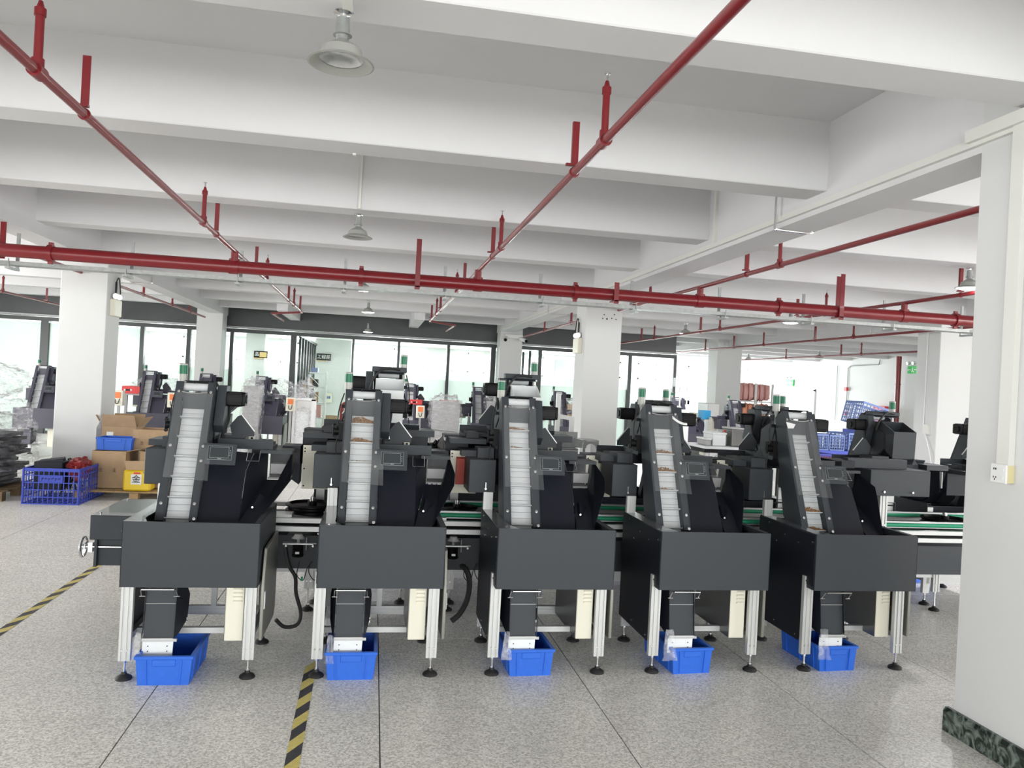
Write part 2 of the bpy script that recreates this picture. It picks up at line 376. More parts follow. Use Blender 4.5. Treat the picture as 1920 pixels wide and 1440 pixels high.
for x, wd in MU: MB(po).box(x-wd/2, x+wd/2, PY-.05, PY+.09, 0, 2.5).build('mullion', 'frame_black', par)
for i in range(len(MU)-1):
    a, b = MU[i][0]+MU[i][1]/2, MU[i+1][0]-MU[i+1][1]/2
    MB(po).box(a, b, PY+.015, PY+.025, .06, 2.5).build('pane', 'glass', par)
    if i in (5, 6, 12): continue
    top = 2.46 if i in (0, 1, 2) else 1.64
    MB(po).box(a, b, PY+.03, PY+.034, .06, top).build('frosted_film', 'frosted', par)
# ---- office behind the glass
struct(MB().box(-10.8, 7.5, PY+.15, 26, 2.72, 2.76).build('ceiling_office', 'ceiling_panel'), 'white suspended ceiling inside the glass office', 'ceiling')
ob = [(-10.2, -7.6), (-7.0, -4.9), (-4.35, -3.55), (-3.0, -1.95), (-.55, 1.75), (2.5, 3.6), (4.3, 6.9)]
wall_run('wall_office', 'x', 26, -10.8, 7.5, ob, 1.95, 2.62, 'back wall of the glass office with high bright windows')
for k, (a, b) in enumerate(ob):
    area('office window daylight', ((a+b)/2, 26.02, 2.28), (0, -1, -.25), b-a, .66, 60*(b-a), (.95, 1, .98))
    f = MB()
    for x in (a, (a+b)/2, b): f.box(x-.025, x+.025, 25.93, 25.98, 1.95, 2.62)
    f.box(a, b, 25.93, 25.98, 1.95, 2.0); f.box(a, b, 25.93, 25.98, 2.57, 2.62)
    struct(f.build('window_%d' % (k+3), 'white_paint'), 'white framed high office window, number %s from the left end' % ('first second third fourth fifth sixth seventh'.split()[k]), 'window')
struct(MB().box(-1.82, -.74, 24.5, 24.6, 0, 2.72).build('wall_corridor', 'wall_paint'), 'plain white wall carrying the black department sign', 'wall')
for k, (x, y) in enumerate(((-8.5, 21.5), (-5.2, 21.5), (-2.9, 21.5), (.6, 21.5), (2.6, 21.5), (5.6, 21.5))):
    e = empty('office_light', (x, y, 2.72), 0, 'lit ceiling panel inside the glass office, number %s from the left' % 'first second third fourth fifth sixth'.split()[k], 'light', 'lit ceiling panels in the glass office')
    MB((-x, -y, -2.72)).box(x-.62, x+.62, y-.62, y+.62, 2.70, 2.719).build('panel_frame', 'white_paint', e)
    area('office panel light', (x, y, 2.695), (0, 0, -1), 1.15, 1.15, 20, (.97, 1, .99)).name = 'panel_light'
pillar(-3.62, -3.1, 23.0, 23.5, 'pillar inside the glass office carrying a small sign', 2.72)
for nm, x, ya, yb, n, lab in (('trim_2', -1.8, PY+.15, 24.5, 7, 'receding glass wall with dark posts beside the sign wall'), ('trim_3', 3.86, PY+.15, 24.5, 6, 'receding glass wall with dark posts beside the partition pillar')):
    e = empty(nm, (x, ya, 0)); struct(e, lab, 'partition'); o = (-x, -ya, 0)
    MB(o).box(x-.03, x+.03, ya, yb, 2.5, 2.56).build('top_rail', 'frame_black', e)
    for i in range(n):
        y = ya+(yb-ya)*(i+.5)/n; MB(o).box(x-.03, x+.03, y-.05, y+.05, 0, 2.5).build('mullion', 'frame_black', e)
    MB(o).box(x-.004, x+.004, ya, yb, 0, 2.5).build('pane', 'glass', e)
# door and fittings in the right wall
d = empty('door_1', (15.48, 26.8, 0)); struct(d, 'pale doorway in the right wall below a green exit sign', 'door'); o = (-15.48, -26.8, 0)
f = MB(o)
for y0, y1 in ((25.5, 25.58), (28.0, 28.08)): f.box(15.44, 15.5, y0, y1, 0, 2.0)
f.box(15.44, 15.5, 25.5, 28.08, 1.95, 2.03); f.build('door_frame', 'white_paint', d)
MB(o).box(15.46, 15.49, 25.58, 26.7, 0, 1.95).build('door_leaf', 'white_plate', d); MB(o).box(15.47, 15.495, 26.72, 28.0, 0, 1.95).build('door_leaf', 'ceiling_panel', d)
MB(o).box(15.43, 15.46, 26.6, 26.65, 1.0, 1.15).build('handle', 'chrome', d)
# ================================================================== SERVICES
# ---- red sprinkler pipes
def clampring(mb, p, d, r, wd=.03): p = Vector(p); d = Vector(d).normalized(); mb.cyl(p-d*wd/2, p+d*wd/2, r, 16)
MZ, MY = 2.6, 7.85
mp = empty('sprinkler_main', (0, MY, MZ), 0, 'thick red sprinkler main running straight across the hall', 'pipe'); o = (0, -MY, -MZ)
MB(o).cyl((-10.7, MY, MZ), (8.0, MY, MZ), .062, 24).build('pipe', 'red_pipe', mp)
for x in (-3.0, -.18, 2.0, 4.28, 6.45): 
    c = MB(o); clampring(c, (x, MY, MZ), (1, 0, 0), .078, .045); c.box(x-.02, x+.02, MY-.012, MY+.012, MZ+.07, MZ+.10); c.box(x-.02, x+.02, MY-.012, MY+.012, MZ-.10, MZ-.07); c.build('coupling', 'red_pipe', mp)
for x in (-1.38, .98, 3.37, 5.8):
    c = MB(o); c.cyl((x, MY, MZ), (x, MY, 2.75), .034, 16); clampring(c, (x, MY, MZ+.06), (0, 0, 1), .05, .03); clampring(c, (x, MY, MZ), (1, 0, 0), .07, .09); c.build('tee', 'red_pipe', mp)
for x, two in ((-3.5, 1), (.37, 0), (2.42, 1), (4.98, 1)):
    c = MB(o); c.box(x-.025, x+.025, MY-.085, MY-.078, 2.50, 3.0 if x != 2.42 else 2.72)
    if two: c.box(x+.03, x+.08, MY+.08, MY+.087, 2.53, 3.0 if x != 2.42 else 2.7)
    c.box(x-.02, x+.03, MY-.085, MY+.087, 2.525, 2.537); c.build('hanger', 'red_pipe', mp)
def branch(x, ya, yb, label, jog=None, up=(), hang=(), z=2.75, r=.021):
    e = empty('sprinkler_branch', (x, ya, z), 0, label, 'pipe', 'red sprinkler branch pipes'); o = (-x, -ya, -z)
    if jog: pts = [(x, ya, z), (x, jog[0], z), (x+jog[1], jog[2], z), (x+jog[1], yb, z)]
    else: pts = [(x, ya, z), (x, yb, z)]
    p = MB(o)
    for a, b in zip(pts, pts[1:]): p.cyl(a, b, r, 16)
    for a in pts[1:-1]: p.lathe(a, [(0, -r*1.2), (r*1.2, -r*.5), (r*1.2, r*.5), (0, r*1.2)], 12)
    p.build('pipe', 'red_pipe', e)
    for y in up:
        u = MB(o); u.cyl((x, y, z), (x, y, 3.0), .017, 12); clampring(u, (x, y, 2.985), (0, 0, 1), .022, .03); u.cyl((x, y, 3.0), (x, y, 3.03), .016, 10, .008); clampring(u, (x, y, z+.035), (0, 0, 1), .024, .03); clampring(u, (x, y, z), (0, 1, 0), .03, .07)
        u = u.build('riser', 'red_pipe', e)
        h = MB(o); h.cyl((x, y, 3.03), (x, y, 3.06), .005, 8); h.lathe((x, y, 3.06), [(0, 0), (.016, .002), (.016, .004), (0, .006)], 12); h.build('sprinkler_head', 'chrome', u)
    for y in hang:
        u = MB(o); u.box(x-.018, x+.018, y-.003, y+.003, z+.04, 3.02); u.box(x-.018, x-.013, y, y+.02, z+.04, 3.02); u.box(x-.05, x+.02, y-.02, y+.004, z+.03, z+.042)
        clampring(u, (x, y, z), (0, 1, 0), r+.007, .012); u.build('hanger', 'red_pipe', e)
    return e
branch(-1.38, -6.5, 17.6, 'red branch pipe left of the two unlit lamps', (14.9, -.62, 15.6), (3.39, 6.45, 10.1, 13.4), (3.9, 6.95, 9.2, 12.6, 14.5))
branch(.99, -6.5, 17.6, 'red branch pipe right of the two unlit lamps', (15.0, .55, 15.7), (3.49, 6.5, 10.1, 13.4), (4.04, 6.95, 9.2, 12.6, 14.6))
branch(3.37, -6.5, 17.8, 'red branch pipe just right of the cable trunk girder', None, (6.2, 9.4, 12.6, 15.6), (6.8, 10.0, 13.4))
branch(5.8, -6.5, 18.8, 'red branch pipe passing the lamp beside near pillar', None, (6.0, 9.4, 12.6, 15.8), (7.0, 10.1, 13.4, 16.6))
branch(8.2, 4, 22, 'red branch pipe starting behind the far right pillar', None, (12.4, 15.6, 18.6), (13.6, 17.0))
branch(11.2, 10, 24, 'thin red branch pipe before the plain right wall', None, (13.4, 16.6, 20.0), (17.4,))
branch(-3.72, 8.2, 18.0, 'red branch pipe behind the pillar with emergency lamp', None, (12.0, 15.2), (13.4, 16.6))
branch(-6.3, 2, 18.0, 'red branch pipe at far left of the hall', None, (6.6, 9.8, 14.6), (7.6, 16.4))
rs = MB(); rs.cyl((15.28, 20.8, 0), (15.28, 20.8, 3.1), .075, 16); rs.cyl((15.28, 20.8, 1.2), (15.28, 20.8, 1.24), .085, 16); rs.cyl((15.28, 20.8, 2.2), (15.28, 20.8, 2.24), .085, 16)
tag(rs.build('standpipe', 'red_pipe'), 'dark red vertical pipe against the right wall beside an exit sign', 'pipe')
b = MB().box(15.25, 15.499, 21.3, 21.9, .6, 1.55).build('hydrant_cabinet', 'red_sheet', bev=.01); tag(b, 'small red hydrant cabinet beside the dark red vertical pipe', 'cabinet')
# ---- galvanised cable tray with drop hangers
tr = empty('cable_tray', (0, 8.15, 2.5), 0, 'galvanised cable tray hung beneath the thick red main', 'cable tray'); o = (0, -8.15, -2.5)
t = MB(o); t.box(-10.7, 8.4, 8.07, 8.23, 2.495, 2.53); t.build('tray', 'galvanised', tr)
for i in range(-9, 9):
    x = -.35+i*1.03
    h = MB(o); h.box(x-.015, x+.015, 8.235, 8.25, 2.46, 2.82); h.box(x-.02, x+.02, 8.03, 8.25, 2.455, 2.475); h.box(x-.004, x+.004, 8.05, 8.058, 2.46, 2.55); h.build('hanger', 'galvanised', tr)
# ---- white cable trunk on the girder and on the near pillar
tag(MB().box(2.872, 2.899, -2, 18.2, 2.905, 2.945).build('wiring_trunk', 'trunk'), 'long pale cable trunk along the girder above the machines', 'cable trunk')
tag(MB().box(2.845, 2.899, 0, 3.46, 2.925, 2.985).build('wiring_trunk', 'trunk'), 'short thick cable trunk across the top of near pillar', 'cable trunk')
tag(MB().box(2.865, 2.899, 3.11, 3.18, 1.345, 2.925).build('wiring_trunk', 'trunk'), 'upright cable trunk leading down to the wall socket', 'cable trunk')
so = empty('wall_socket', (2.9, 3.2, 1.31), 0, 'white four gang wall socket on the near pillar', 'socket'); o = (-2.9, -3.2, -1.31)
MB(o).box(2.862, 2.9, 3.108, 3.195, 1.270, 1.350).build('back_box', 'trunk_yellow', so); MB(o).box(2.852, 2.862, 3.105, 3.198, 1.266, 1.354).build('face_plate', 'white_paint', so, bev=.003)
s = MB(o)
for y in (3.165, 3.176): s.box(2.850, 2.853, y-.002, y+.002, 1.326, 1.335)
for dy, dz in ((-.007, 0), (.007, 0), (0, -.01)): s.box(2.850, 2.853, 3.17+dy-.0015, 3.17+dy+.0015, 1.288+dz, 1.296+dz)
s.build('socket_hole', 'black', so)
for z in (1.33, 1.292): MB(o).cyl((2.848, 3.128, z), (2.853, 3.128, z), .010, 12).build('switch_button', 'white_plate', so)
# ---- bent conduits around the girders
def conduit(x, y, label):
    m = MB((-x, -y, -2.87)); m.tube([(x-.015, y, 3.4), (x-.015, y, 2.90), (x-.01, y, 2.862), (x+.03, y+.01, 2.855), (x+.28, y+.03, 2.855), (x+.31, y+.035, 2.875)], .009, 8, 4)
    q = m.build('conduit', 'chrome'); q.location = (x, y, 2.87); tag(q, label, 'conduit', 'bent cable conduits round the girders')
conduit(2.87, 5.35, 'shiny bent conduit under the girder left of near pillar'); conduit(2.87, 13.0, 'small bent conduit under the girder above the holed pillar'); conduit(8.67, 12.6, 'bent conduit under the far right girder'); conduit(8.67, 17.9, 'bent conduit on the pillar with grey patch')
m = MB((3.4, -12.6, -2.87)); m.tube([(-3.385, 12.6, 3.2), (-3.385, 12.6, 2.9), (-3.40, 12.6, 2.855), (-3.7, 12.6, 2.855)], .012, 8, 3); q = m.build('conduit', 'chrome'); q.location = (-3.4, 12.6, 2.87); tag(q, 'bent conduit under the left girder behind the pillar', 'conduit', 'bent cable conduits round the girders')
# ---- ceiling lamps
def lamp(name, x, y, lit, label, group, power=120, drop=2.99):
    e = empty(name, (x, y, drop), 0, label, 'lamp', group); o = (-x, -y, -drop); z = drop
    m = MB(o); m.lathe((x, y, z-.02), [(0, .012), (.035, .012), (.037, .006), (.012, .0), (.01, -.012), (0, -.012)], 20); m.build('ceiling_rose', 'chrome', e)
    m = MB(o); m.lathe((x, y, z-.145), [(0, .135), (.008, .135), (.010, .118), (.024, .110), (.026, .06), (.027, .045), (.024, .042), (.024, .03), (.019, .025), (.0, .025)], 20); m.lathe((x, y, z-.10), [(.026, 0), (.036, .001), (.036, -.001), (.026, -.002)], 24); m.build('lamp_holder', 'galvanised', e)
    m = MB(o); m.lathe((x, y, z-.205), [(.018, .11), (.02, .09), (.034, .078), (.055, .065), (.074, .052), (.080, .030), (.083, .018), (.122, .0), (.125, -.004), (.118, -.006), (.084, .010), (.0805, .012)], 36); m.build('lamp_shade', 'lamp_grey', e)
    m = MB(o); m.lathe((x, y, z-.205), [(.0805, .014), (.06, .03), (.03, .036), (0, .038)], 36); m.build('reflector', 'lamp_inner', e)
    if lit:
        m = MB(o); m.lathe((x, y, z-.205), [(0, .016), (.08, .012), (.112, -.002), (.08, -.014), (0, -.02)], 32); m.build('lit_bulb', 'bulb', e)
        d = bpy.data.lights.new('lamp light', 'SPOT'); d.energy = power; d.spot_size = 2.6; d.spot_blend = .6; d.shadow_soft_size = .08; d.color = (1, .97, 1)
        l = bpy.data.objects.new('lamp light', d); C.objects.link(l); l.parent = e; l.location = (0, 0, -.25)
    else:
        m = MB(o); m.lathe((x, y, z-.205), [(.079, .012), (.05, .003), (0, .0)], 32); m.build('lens', 'glass_clear', e)
G = 'round factory ceiling lamps'
lamp('ceiling_lamp', -.185, 3.03, 0, 'unlit grey ceiling lamp nearest the camera', G)
lamp('ceiling_lamp', -.2, 6.74, 0, 'unlit grey ceiling lamp hanging before the thick red main', G)
lamp('ceiling_lamp', -.2, 10.4, 1, 'lit ceiling lamp glowing just below the thick red main', G, 120, 2.955)
lamp('ceiling_lamp', -.17, 14.3, 1, 'lit ceiling lamp second beyond the thick red main', G)
lamp('ceiling_lamp', -.2, 18.2, 1, 'lit ceiling lamp closest to the dark partition header', G, 90, 2.86)
lamp('ceiling_lamp', 5.68, 6.75, 1, 'lit ceiling lamp half hidden by near pillar', G)
lamp('ceiling_lamp', 6.15, 10.9, 1, 'lit ceiling lamp under the main right of the holed pillar', G, 120, 2.97)
lamp('ceiling_lamp', 5.92, 14.4, 1, 'lit ceiling lamp above the fourth front machine', G)
lamp('ceiling_lamp', 11.9, 19.5, 0, 'small unlit lamp before the plain right wall', G)
lamp('ceiling_lamp', 11.4, 22.6, 0, 'small unlit lamp before the far windows', G)
lamp('ceiling_lamp', -5.9, 18.1, 1, 'lit ceiling lamp glowing beside the emergency light pillar', G, 90, 2.84)
for x, y, lab in ((-.17, 3.13, 'pale cable duct feeding the nearest unlit lamp'), ):
    tag(MB().box(x-.018, x+.018, y-1.5, y-.07, 2.975, 3.0).build('cable_duct', 'trunk'), lab, 'cable duct')
q = MB(); q.box(-.205, -.185, 4.985, 5.01, 2.99, 3.45); q.box(-.205, -.185, 5.0, 6.6, 3.44, 3.46); q.box(-.205, -.185, 6.6, 6.625, 3.0, 3.46); tag(q.build('cable_duct', 'trunk'), 'thin pale cable duct dropping to the second unlit lamp', 'cable duct')
tag(MB().box(2.872, 2.9, 6.45, 6.49, 2.945, 3.46).build('cable_duct', 'trunk'), 'short upright cable duct on the girder face', 'cable duct')
# ---- emergency lights, security camera, exit signs
def emergency(x, y, z, sx, label):
    e = empty('emergency_light', (x, y, z), 0, label, 'emergency light', 'twin head emergency lights'); o = (-x, -y, -z)
    MB(o).box(x, x+sx*.07, y-.14, y+.14, z-.11, z+.11).build('battery_box', 'cream', e, bev=.008)
    for dy in (-.07, .07):
        h = MB(o); h.lathe((x+sx*.05, y+dy, z+.15), [(0, -.035), (.03, -.03), (.042, 0), (.038, .008), (0, .008)], 16, (sx*.6, -.8, 0)); h.build('lamp_head', 'lamp_inner', e)
    h = MB(o); h.cyl((x+sx*.03, y, z+.1), (x+sx*.03, y, z+.34), .014, 8); h.tube([(x+sx*.03, y, z+.34), (x+sx*.03, y+.1, z+.4), (x+sx*.02, y+.22, z+.2), (x+sx*.02, y+.24, z-.02)], .008, 6, 4); h.build('cable', 'rubber', e)
emergency(-3.4, 10.92, 2.34, 1, 'cream twin head emergency light on the pillar beside the boxes'); emergency(2.9, 10.95, 2.22, -1, 'cream twin head emergency light on the pillar with drilled holes')
e = empty('security_camera', (3.15, 18.25, 2.68), 0, 'white security camera pair on the partition pillar', 'camera'); o = (-3.15, -18.25, -2.68)
MB(o).box(3.0, 3.42, 18.2, 18.3, 2.72, 2.80).build('bracket', 'white_paint', e); 
for x in (3.02, 3.36):
    m = MB(o); m.cyl((x, 18.2, 2.72), (x+(.1 if x > 3.2 else -.05), 18.0, 2.66), .045, 12); m.build('camera_body', 'white_paint', e)
    m = MB(o); m.cyl((x+(.1 if x > 3.2 else -.05), 18.0, 2.66), (x+(.105 if x > 3.2 else -.055), 17.99, 2.655), .04, 12); m.build('lens', 'black', e)
def exit_sign(y, z, s, label):
    x = 15.46; e = empty('exit_sign', (x, y, z), 0, label, 'exit sign', 'green exit signs'); o = (-x, -y, -z)
    MB(o).box(x-.02, x+.03, y-s*.6, y+s*.6, z-s*.3, z+s*.3).build('panel', 'sign_green', e)
    m = MB(o); m.box(x-.024, x-.019, y+s*.2, y+s*.5, z-s*.03, z+s*.03); m.prism('x', [(y+s*.5, z-s*.1), (y+s*.58, z), (y+s*.5, z+s*.1)], x-.024, x-.019)
    m.box(x-.024, x-.019, y-s*.5, y-s*.2, z-s*.03, z+s*.03); m.prism('x', [(y-s*.5, z-s*.1), (y-s*.58, z), (y-s*.5, z+s*.1)], x-.024, x-.019)
    m.cyl((x-.024, y, z+s*.16), (x-.019, y, z+s*.16), s*.05, 10); m.box(x-.024, x-.019, y-s*.06, y+s*.06, z-s*.08, z+s*.1); m.box(x-.024, x-.019, y-s*.14, y-s*.04, z-s*.2, z-s*.08); m.box(x-.024, x-.019, y+s*.04, y+s*.12, z-s*.2, z-s*.06)
    m.build('pictogram', 'white_paint', e)
    for dy in (-.2, .2):
        m = MB(o); m.cyl((x-.03, y+dy*s*1.6, z+s*.55), (x-.12, y+dy*s*1.6, z+s*.5), .06*s*2, 10); m.build('lamp_head', 'lamp_inner', e)
exit_sign(20.4, 2.66, .36, 'green exit sign high on the wall beside the dark red pipe'); exit_sign(27.2, 2.24, .40, 'green exit sign above the pale doorway')
for y, z0, lab in ((23.6, 1.0, 'thin conduit with red alarm buttons on the right wall'),):
    e = empty('alarm_conduit', (15.47, y, z0), 0, lab, 'conduit'); o = (-15.47, -y, -z0)
    m = MB(o); m.tube([(15.47, y, z0), (15.47, y, 2.75), (15.47, y-.15, 2.82), (15.47, y-1.6, 2.84), (15.47, y-1.65, 3.0)], .016, 6); m.tube([(15.47, y+.6, z0), (15.47, y+.6, 2.85)], .012, 6); m.build('conduit', 'galvanised', e)
    for z in (1.25, 2.05): MB(o).box(15.40, 15.47, y-.07, y+.07, z-.06, z+.06).build('alarm_button', 'red_sheet', e, bev=.005)
q = empty('wall_socket', (8.52, 10.9, 1.25), 0, 'pale wall socket on the far right pillar with a hanging wire', 'socket'); o = (-8.52, -10.9, -1.25)
MB(o).box(8.49, 8.54, 10.8, 10.92, 1.18, 1.32).build('face_plate', 'trunk', q); m = MB(o); m.tube([(8.5, 10.9, 1.22), (8.46, 10.7, .9), (8.40, 10.5, .45)], .006, 6, 4); m.tube([(8.53, 10.95, 1.32), (8.53, 10.95, 2.8)], .01, 6); m.build('cable', 'white_paint', q)
# ---- yellow and black floor tape
def tape(pa, pb, wd, label, pitch=.112):
    a, b = Vector(pa), Vector(pb); d = (b-a); L = d.length; d.normalize(); n = Vector((-d.y, d.x, 0)); m = MB(); k = int(L/pitch)
    for i in range(k):
        m.cur = i % 2; s0, s1 = pitch*i, pitch*(i+1); sk = -.105
        p = [a+d*s0, a+d*s1, a+d*(s1+sk)+n*wd, a+d*(s0+sk)+n*wd]
        z0, z1 = .0006, .0012
        m.add([(q.x, q.y, z0) for q in p]+[(q.x, q.y, z1) for q in p], [(0, 1, 2, 3), (4, 5, 6, 7), (0, 1, 5, 4), (2, 3, 7, 6), (1, 2, 6, 5), (3, 0, 4, 7)])
    return tag(m.build('hazard_tape', 'yellow_tape', mats=['black_tape']), label, 'tape', 'yellow and black hazard tape strips')
tape((-.215, 2.6, 0), (-.235, 4.6, 0), .06, 'yellow and black hazard tape at the foot of the second front machine')
tape((-2.05, 4.6, 0), (-2.06, 7.6, 0), .06, 'yellow and black hazard tape on the open floor left of the handwheel')
# ================================================================== FEEDER MACHINES
OX, OY = .313, 4.5
def ye(z): return 4.478+(z-.866)*.4386                 # front plane of the inclined elevator
ED = Vector((0, .4017, .9158)); EN = Vector((0, -.9158, .4017))
def EP(x, z, dep=0): return Vector((x, ye(z), z))-EN*dep   # a point of that plane, sunk by dep
def profile_leg(x0, y0, z0, z1, o, parent, name='leg'):
    hw, s, g = .029, .013, .0045
    p = [(-hw, 0), (-s-g, 0), (-s-g, .006), (-s+g, .006), (-s+g, 0), (s-g, 0), (s-g, .006), (s+g, .006), (s+g, 0), (hw, 0), (hw, .03), (-hw, .03)]
    m = MB(o); m.prism('z', [(x0+u, y0+v) for u, v in p], z0, z1); m.prism('z', [(x0+u*.98, y0+.002+v*.9) for u, v in ((-hw, 0), (hw, 0), (hw, .03), (-hw, .03))], z0-.002, z0); 
    l = m.build(name, 'alu', parent)
    m = MB(o)
    for u in (-s, s): m.cyl((x0+u, y0+.004, z0+.052), (x0+u, y0-.002, z0+.052), .005, 8)
    m.build('screw', 'chrome', l)
    return l
def foot(x, y, zl, o, leg):
    m = MB(o); m.cyl((x, y, .03), (x, y, zl), .006, 10); m.cyl((x, y, .03), (x, y, .045), .010, 6); m.cyl((x, y, zl-.012), (x, y, zl), .011, 6); m.build('stem', 'chrome', leg)
    m = MB(o); m.lathe((x, y, 0), [(0, 0), (.040, 0), (.041, .006), (.036, .014), (.022, .022), (.014, .026), (.013, .036), (0, .037)], 20)
    for k in range(6):
        a = PI*k/3; m.bar((x+.016*math.cos(a), y+.016*math.sin(a), .023), (x+.035*math.cos(a), y+.035*math.sin(a), .012), .004, .008, (0, 0, 1))
    m.build('foot', 'rubber', leg)
def make_machine():
    r = empty('feeder_machine', (0, 0, 0)); o = (-OX, -OY, 0)
    B = lambda: MB(o)
    # table frame
    for x in (0, .605):
        foot(x, 4.26, .097, o, profile_leg(x, 4.245, .097, .56, o, r)); 
    foot(.013, 4.805, .097, o, profile_leg(.013, 4.79, .097, .93, o, r)); foot(.605, 4.805, .097, o, profile_leg(.605, 4.79, .097, .80, o, r))
    m = B(); m.box(.0, .605, 4.792, 4.82, .172, .222); m.box(.02, .59, 4.788, 4.792, .190, .204); m.build('rear_rail', 'alu_dull', r)
    m = B(); m.box(.0, .605, 4.40, 4.43, .187, .217); m.build('front_rail', 'alu', r)
    for x in (0, .605): B().box(x-.015, x+.015, 4.275, 4.79, .187, .217).build('side_rail', 'alu_dull', r)
    m = B(); m.box(.308, .338, 4.795, 4.82, .222, .62); m.box(.318, .328, 4.792, 4.795, .222, .62); m.build('rear_post', 'alu_dull', r)
    # hopper
    m = B(); m.box(-.017, .646, 4.165, 4.169, .494, .823)
    m.box(-.017, -.013, 4.165, 4.84, .494, .823); m.box(.642, .646, 4.165, 4.84, .494, .823)
    m.box(.615, .646, 4.169, 4.84, .819, .823); m.box(-.017, .646, 4.169, 4.18, .812, .823)
    m.plate([(-.013, 4.17, .70), (.642, 4.17, .70), (.642, 4.45, .60), (-.013, 4.45, .60)], .003); m.plate([(-.013, 4.45, .60), (.642, 4.45, .60), (.642, 4.84, .80), (-.013, 4.84, .80)], .003)
    m.build('hopper', 'paint', r)
    m = B(); m.prism('z', [(-.017, 4.169), (.098, 4.169), (.058, 4.28), (.058, 4.84), (-.017, 4.84)], .8195, .8235); m.build('hopper_ledge', 'paint_glare', r)  # ledge colour carries the painted window glare
    m = B(); m.prism('x', [(4.172, .816), (4.84, .816), (4.835, .16), (4.31, .16), (4.279, .20), (4.279, .50), (4.245, .515), (4.172, .515)], -.0195, -.0172)
    sp = m.build('side_panel', 'paint_deep', r)
    m = B()
    for y, z in ((4.2, .77), (4.24, .535), (4.35, .74), (4.5, .76), (4.6, .70), (4.7, .80), (4.33, .19), (4.58, .20)): m.cyl((-.019, y, z), (-.027, y, z), .005, 8)
    m.build('screw', 'chrome', sp)
    m = B(); m.prism('x', [(4.236, .50), (4.236, .20), (4.73, .185), (4.775, .23), (4.775, .672), (4.29, .672)], .655, .672); dp = m.build('cover_panel', 'door_grey', r, bev=.003)
    m = B(); m.box(.671, .676, 4.25, 4.275, .36, .45); m.build('pull_slot', 'white_plate', dp)
    # control cabinet with louvres
    m = B(); m.box(.475, .568, 4.283, 4.78, .183, .50); cb = m.build('control_cabinet', 'cream', r, bev=.003)
    B().box(.4725, .4748, 4.285, 4.778, .186, .50).build('cabinet_side', 'cabinet_grey', cb)
    for k in range(4):
        m = B(); z = .455-.021*k; m.prism('x', [(4.283, z+.007), (4.276, z+.001), (4.2755, z-.004), (4.283, z-.006)], .512, .558); m.build('louvre', 'cream', cb)
    # discharge chute under the hopper
    m = B(); pts = [(4.275, .50), (4.262, .386), (4.240, .212)]
    for (ya, za), (yb, zb) in zip(pts, pts[1:]): m.plate([(.088, ya, za), (.233, ya, za), (.233, yb, zb), (.088, yb, zb)], .003)
    ch = m.build('discharge_chute', 'paint', r)
    for x, f in ((.086, -1), (.235, 1)):
        m = B(); m.plate([(x, 4.262, .486), (x, 4.25, .386), (x, 4.232, .215), (x+f*.012, 4.27, .225), (x+f*.03, 4.38, .27), (x+f*.034, 4.40, .40), (x+f*.02, 4.34, .487)], .003*f); m.build('chute_side', 'paint_deep', ch)
    m = B(); m.cyl((.088, 4.258, .3865), (.233, 4.258, .3865), .0018, 6); m.build('fold_line', 'alu', ch)
    m = B(); m.cyl((.083, 4.185, .478), (.238, 4.185, .478), .0058, 12); m.build('roller', 'chrome', ch)
    for x in (.078, .243):
        m = B(); m.cyl((x, 4.19, .478), (x+(-.004 if x < .1 else .004), 4.225, .435), .003, 8); m.cyl((x-.014, 4.225, .433), (x+.014, 4.225, .433), .003, 8); m.build('lever', 'chrome', ch)
    m = B(); m.box(.083, .252, 4.232, 4.245, .198, .212); m.build('chute_lip', 'alu_dull', ch); m = B(); m.box(.085, .234, 4.228, 4.234, .2095, .2165); m.build('chute_edge', 'alu', ch)
    m = B(); m.plate([(.085, 4.246, .200), (.234, 4.246, .200), (.231, 4.243, .114), (.082, 4.243, .114)], .003); ap = m.build('apron', 'white_plate', ch)
    m = B()
    for x in (.112, .205):
        for z in (.172, .146): m.cyl((x, 4.247, z), (x, 4.241, z), .0028, 8)
    m.build('screw', 'black', ap)
    for x in (.262, .07):
        m = B(); m.cyl((x, 4.38, .24), (x, 4.38, .33), .0035, 8); m.cyl((x, 4.37, .275), (x, 4.39, .275), .009, 8); m.box(x-.008, x+.008, 4.375, 4.39, .25, .262); m.build('adjuster', 'chrome', ch)
    # inclined elevator
    el = B()
    for x0, x1 in ((.064, .104), (.236, .276)):
        a, b = EP(x0, .782), EP(x0, 1.527); c, d_ = EP(x1, .782), EP(x1, 1.527)
        el.plate([a, c, d_, b], -.003)
    el.plate([EP(.064, .782), EP(.064, 1.527), EP(.064, 1.515, .10), EP(.064, .93, .20), EP(.064, .80, .14)], .003); el.plate([EP(.273, .782), EP(.273, 1.527), EP(.273, 1.515, .10), EP(.273, .93, .20), EP(.273, .80, .14)], .003)
    for x in (.103, .236): el.plate([EP(x, .782), EP(x, 1.42), EP(x, 1.42, .06), EP(x, .782, .06)], .002)
    el.plate([EP(.104, 1.39, .05), EP(.236, 1.39, .05), EP(.236, 1.47, .02), EP(.104, 1.47, .02)], .003)
    el = el.build('elevator_frame', 'paint', r)
    m = B(); m.prism('x', [(EP(0, z, dd).y, EP(0, z, dd).z) for z, dd in ((.772, .062), (1.40, .062), (1.40, .11), (.772, .11))], .107, .233); bl = m.build('belt_bed', 'belt', r)
    sl = None; n = 19; z0, z1 = .777, 1.398
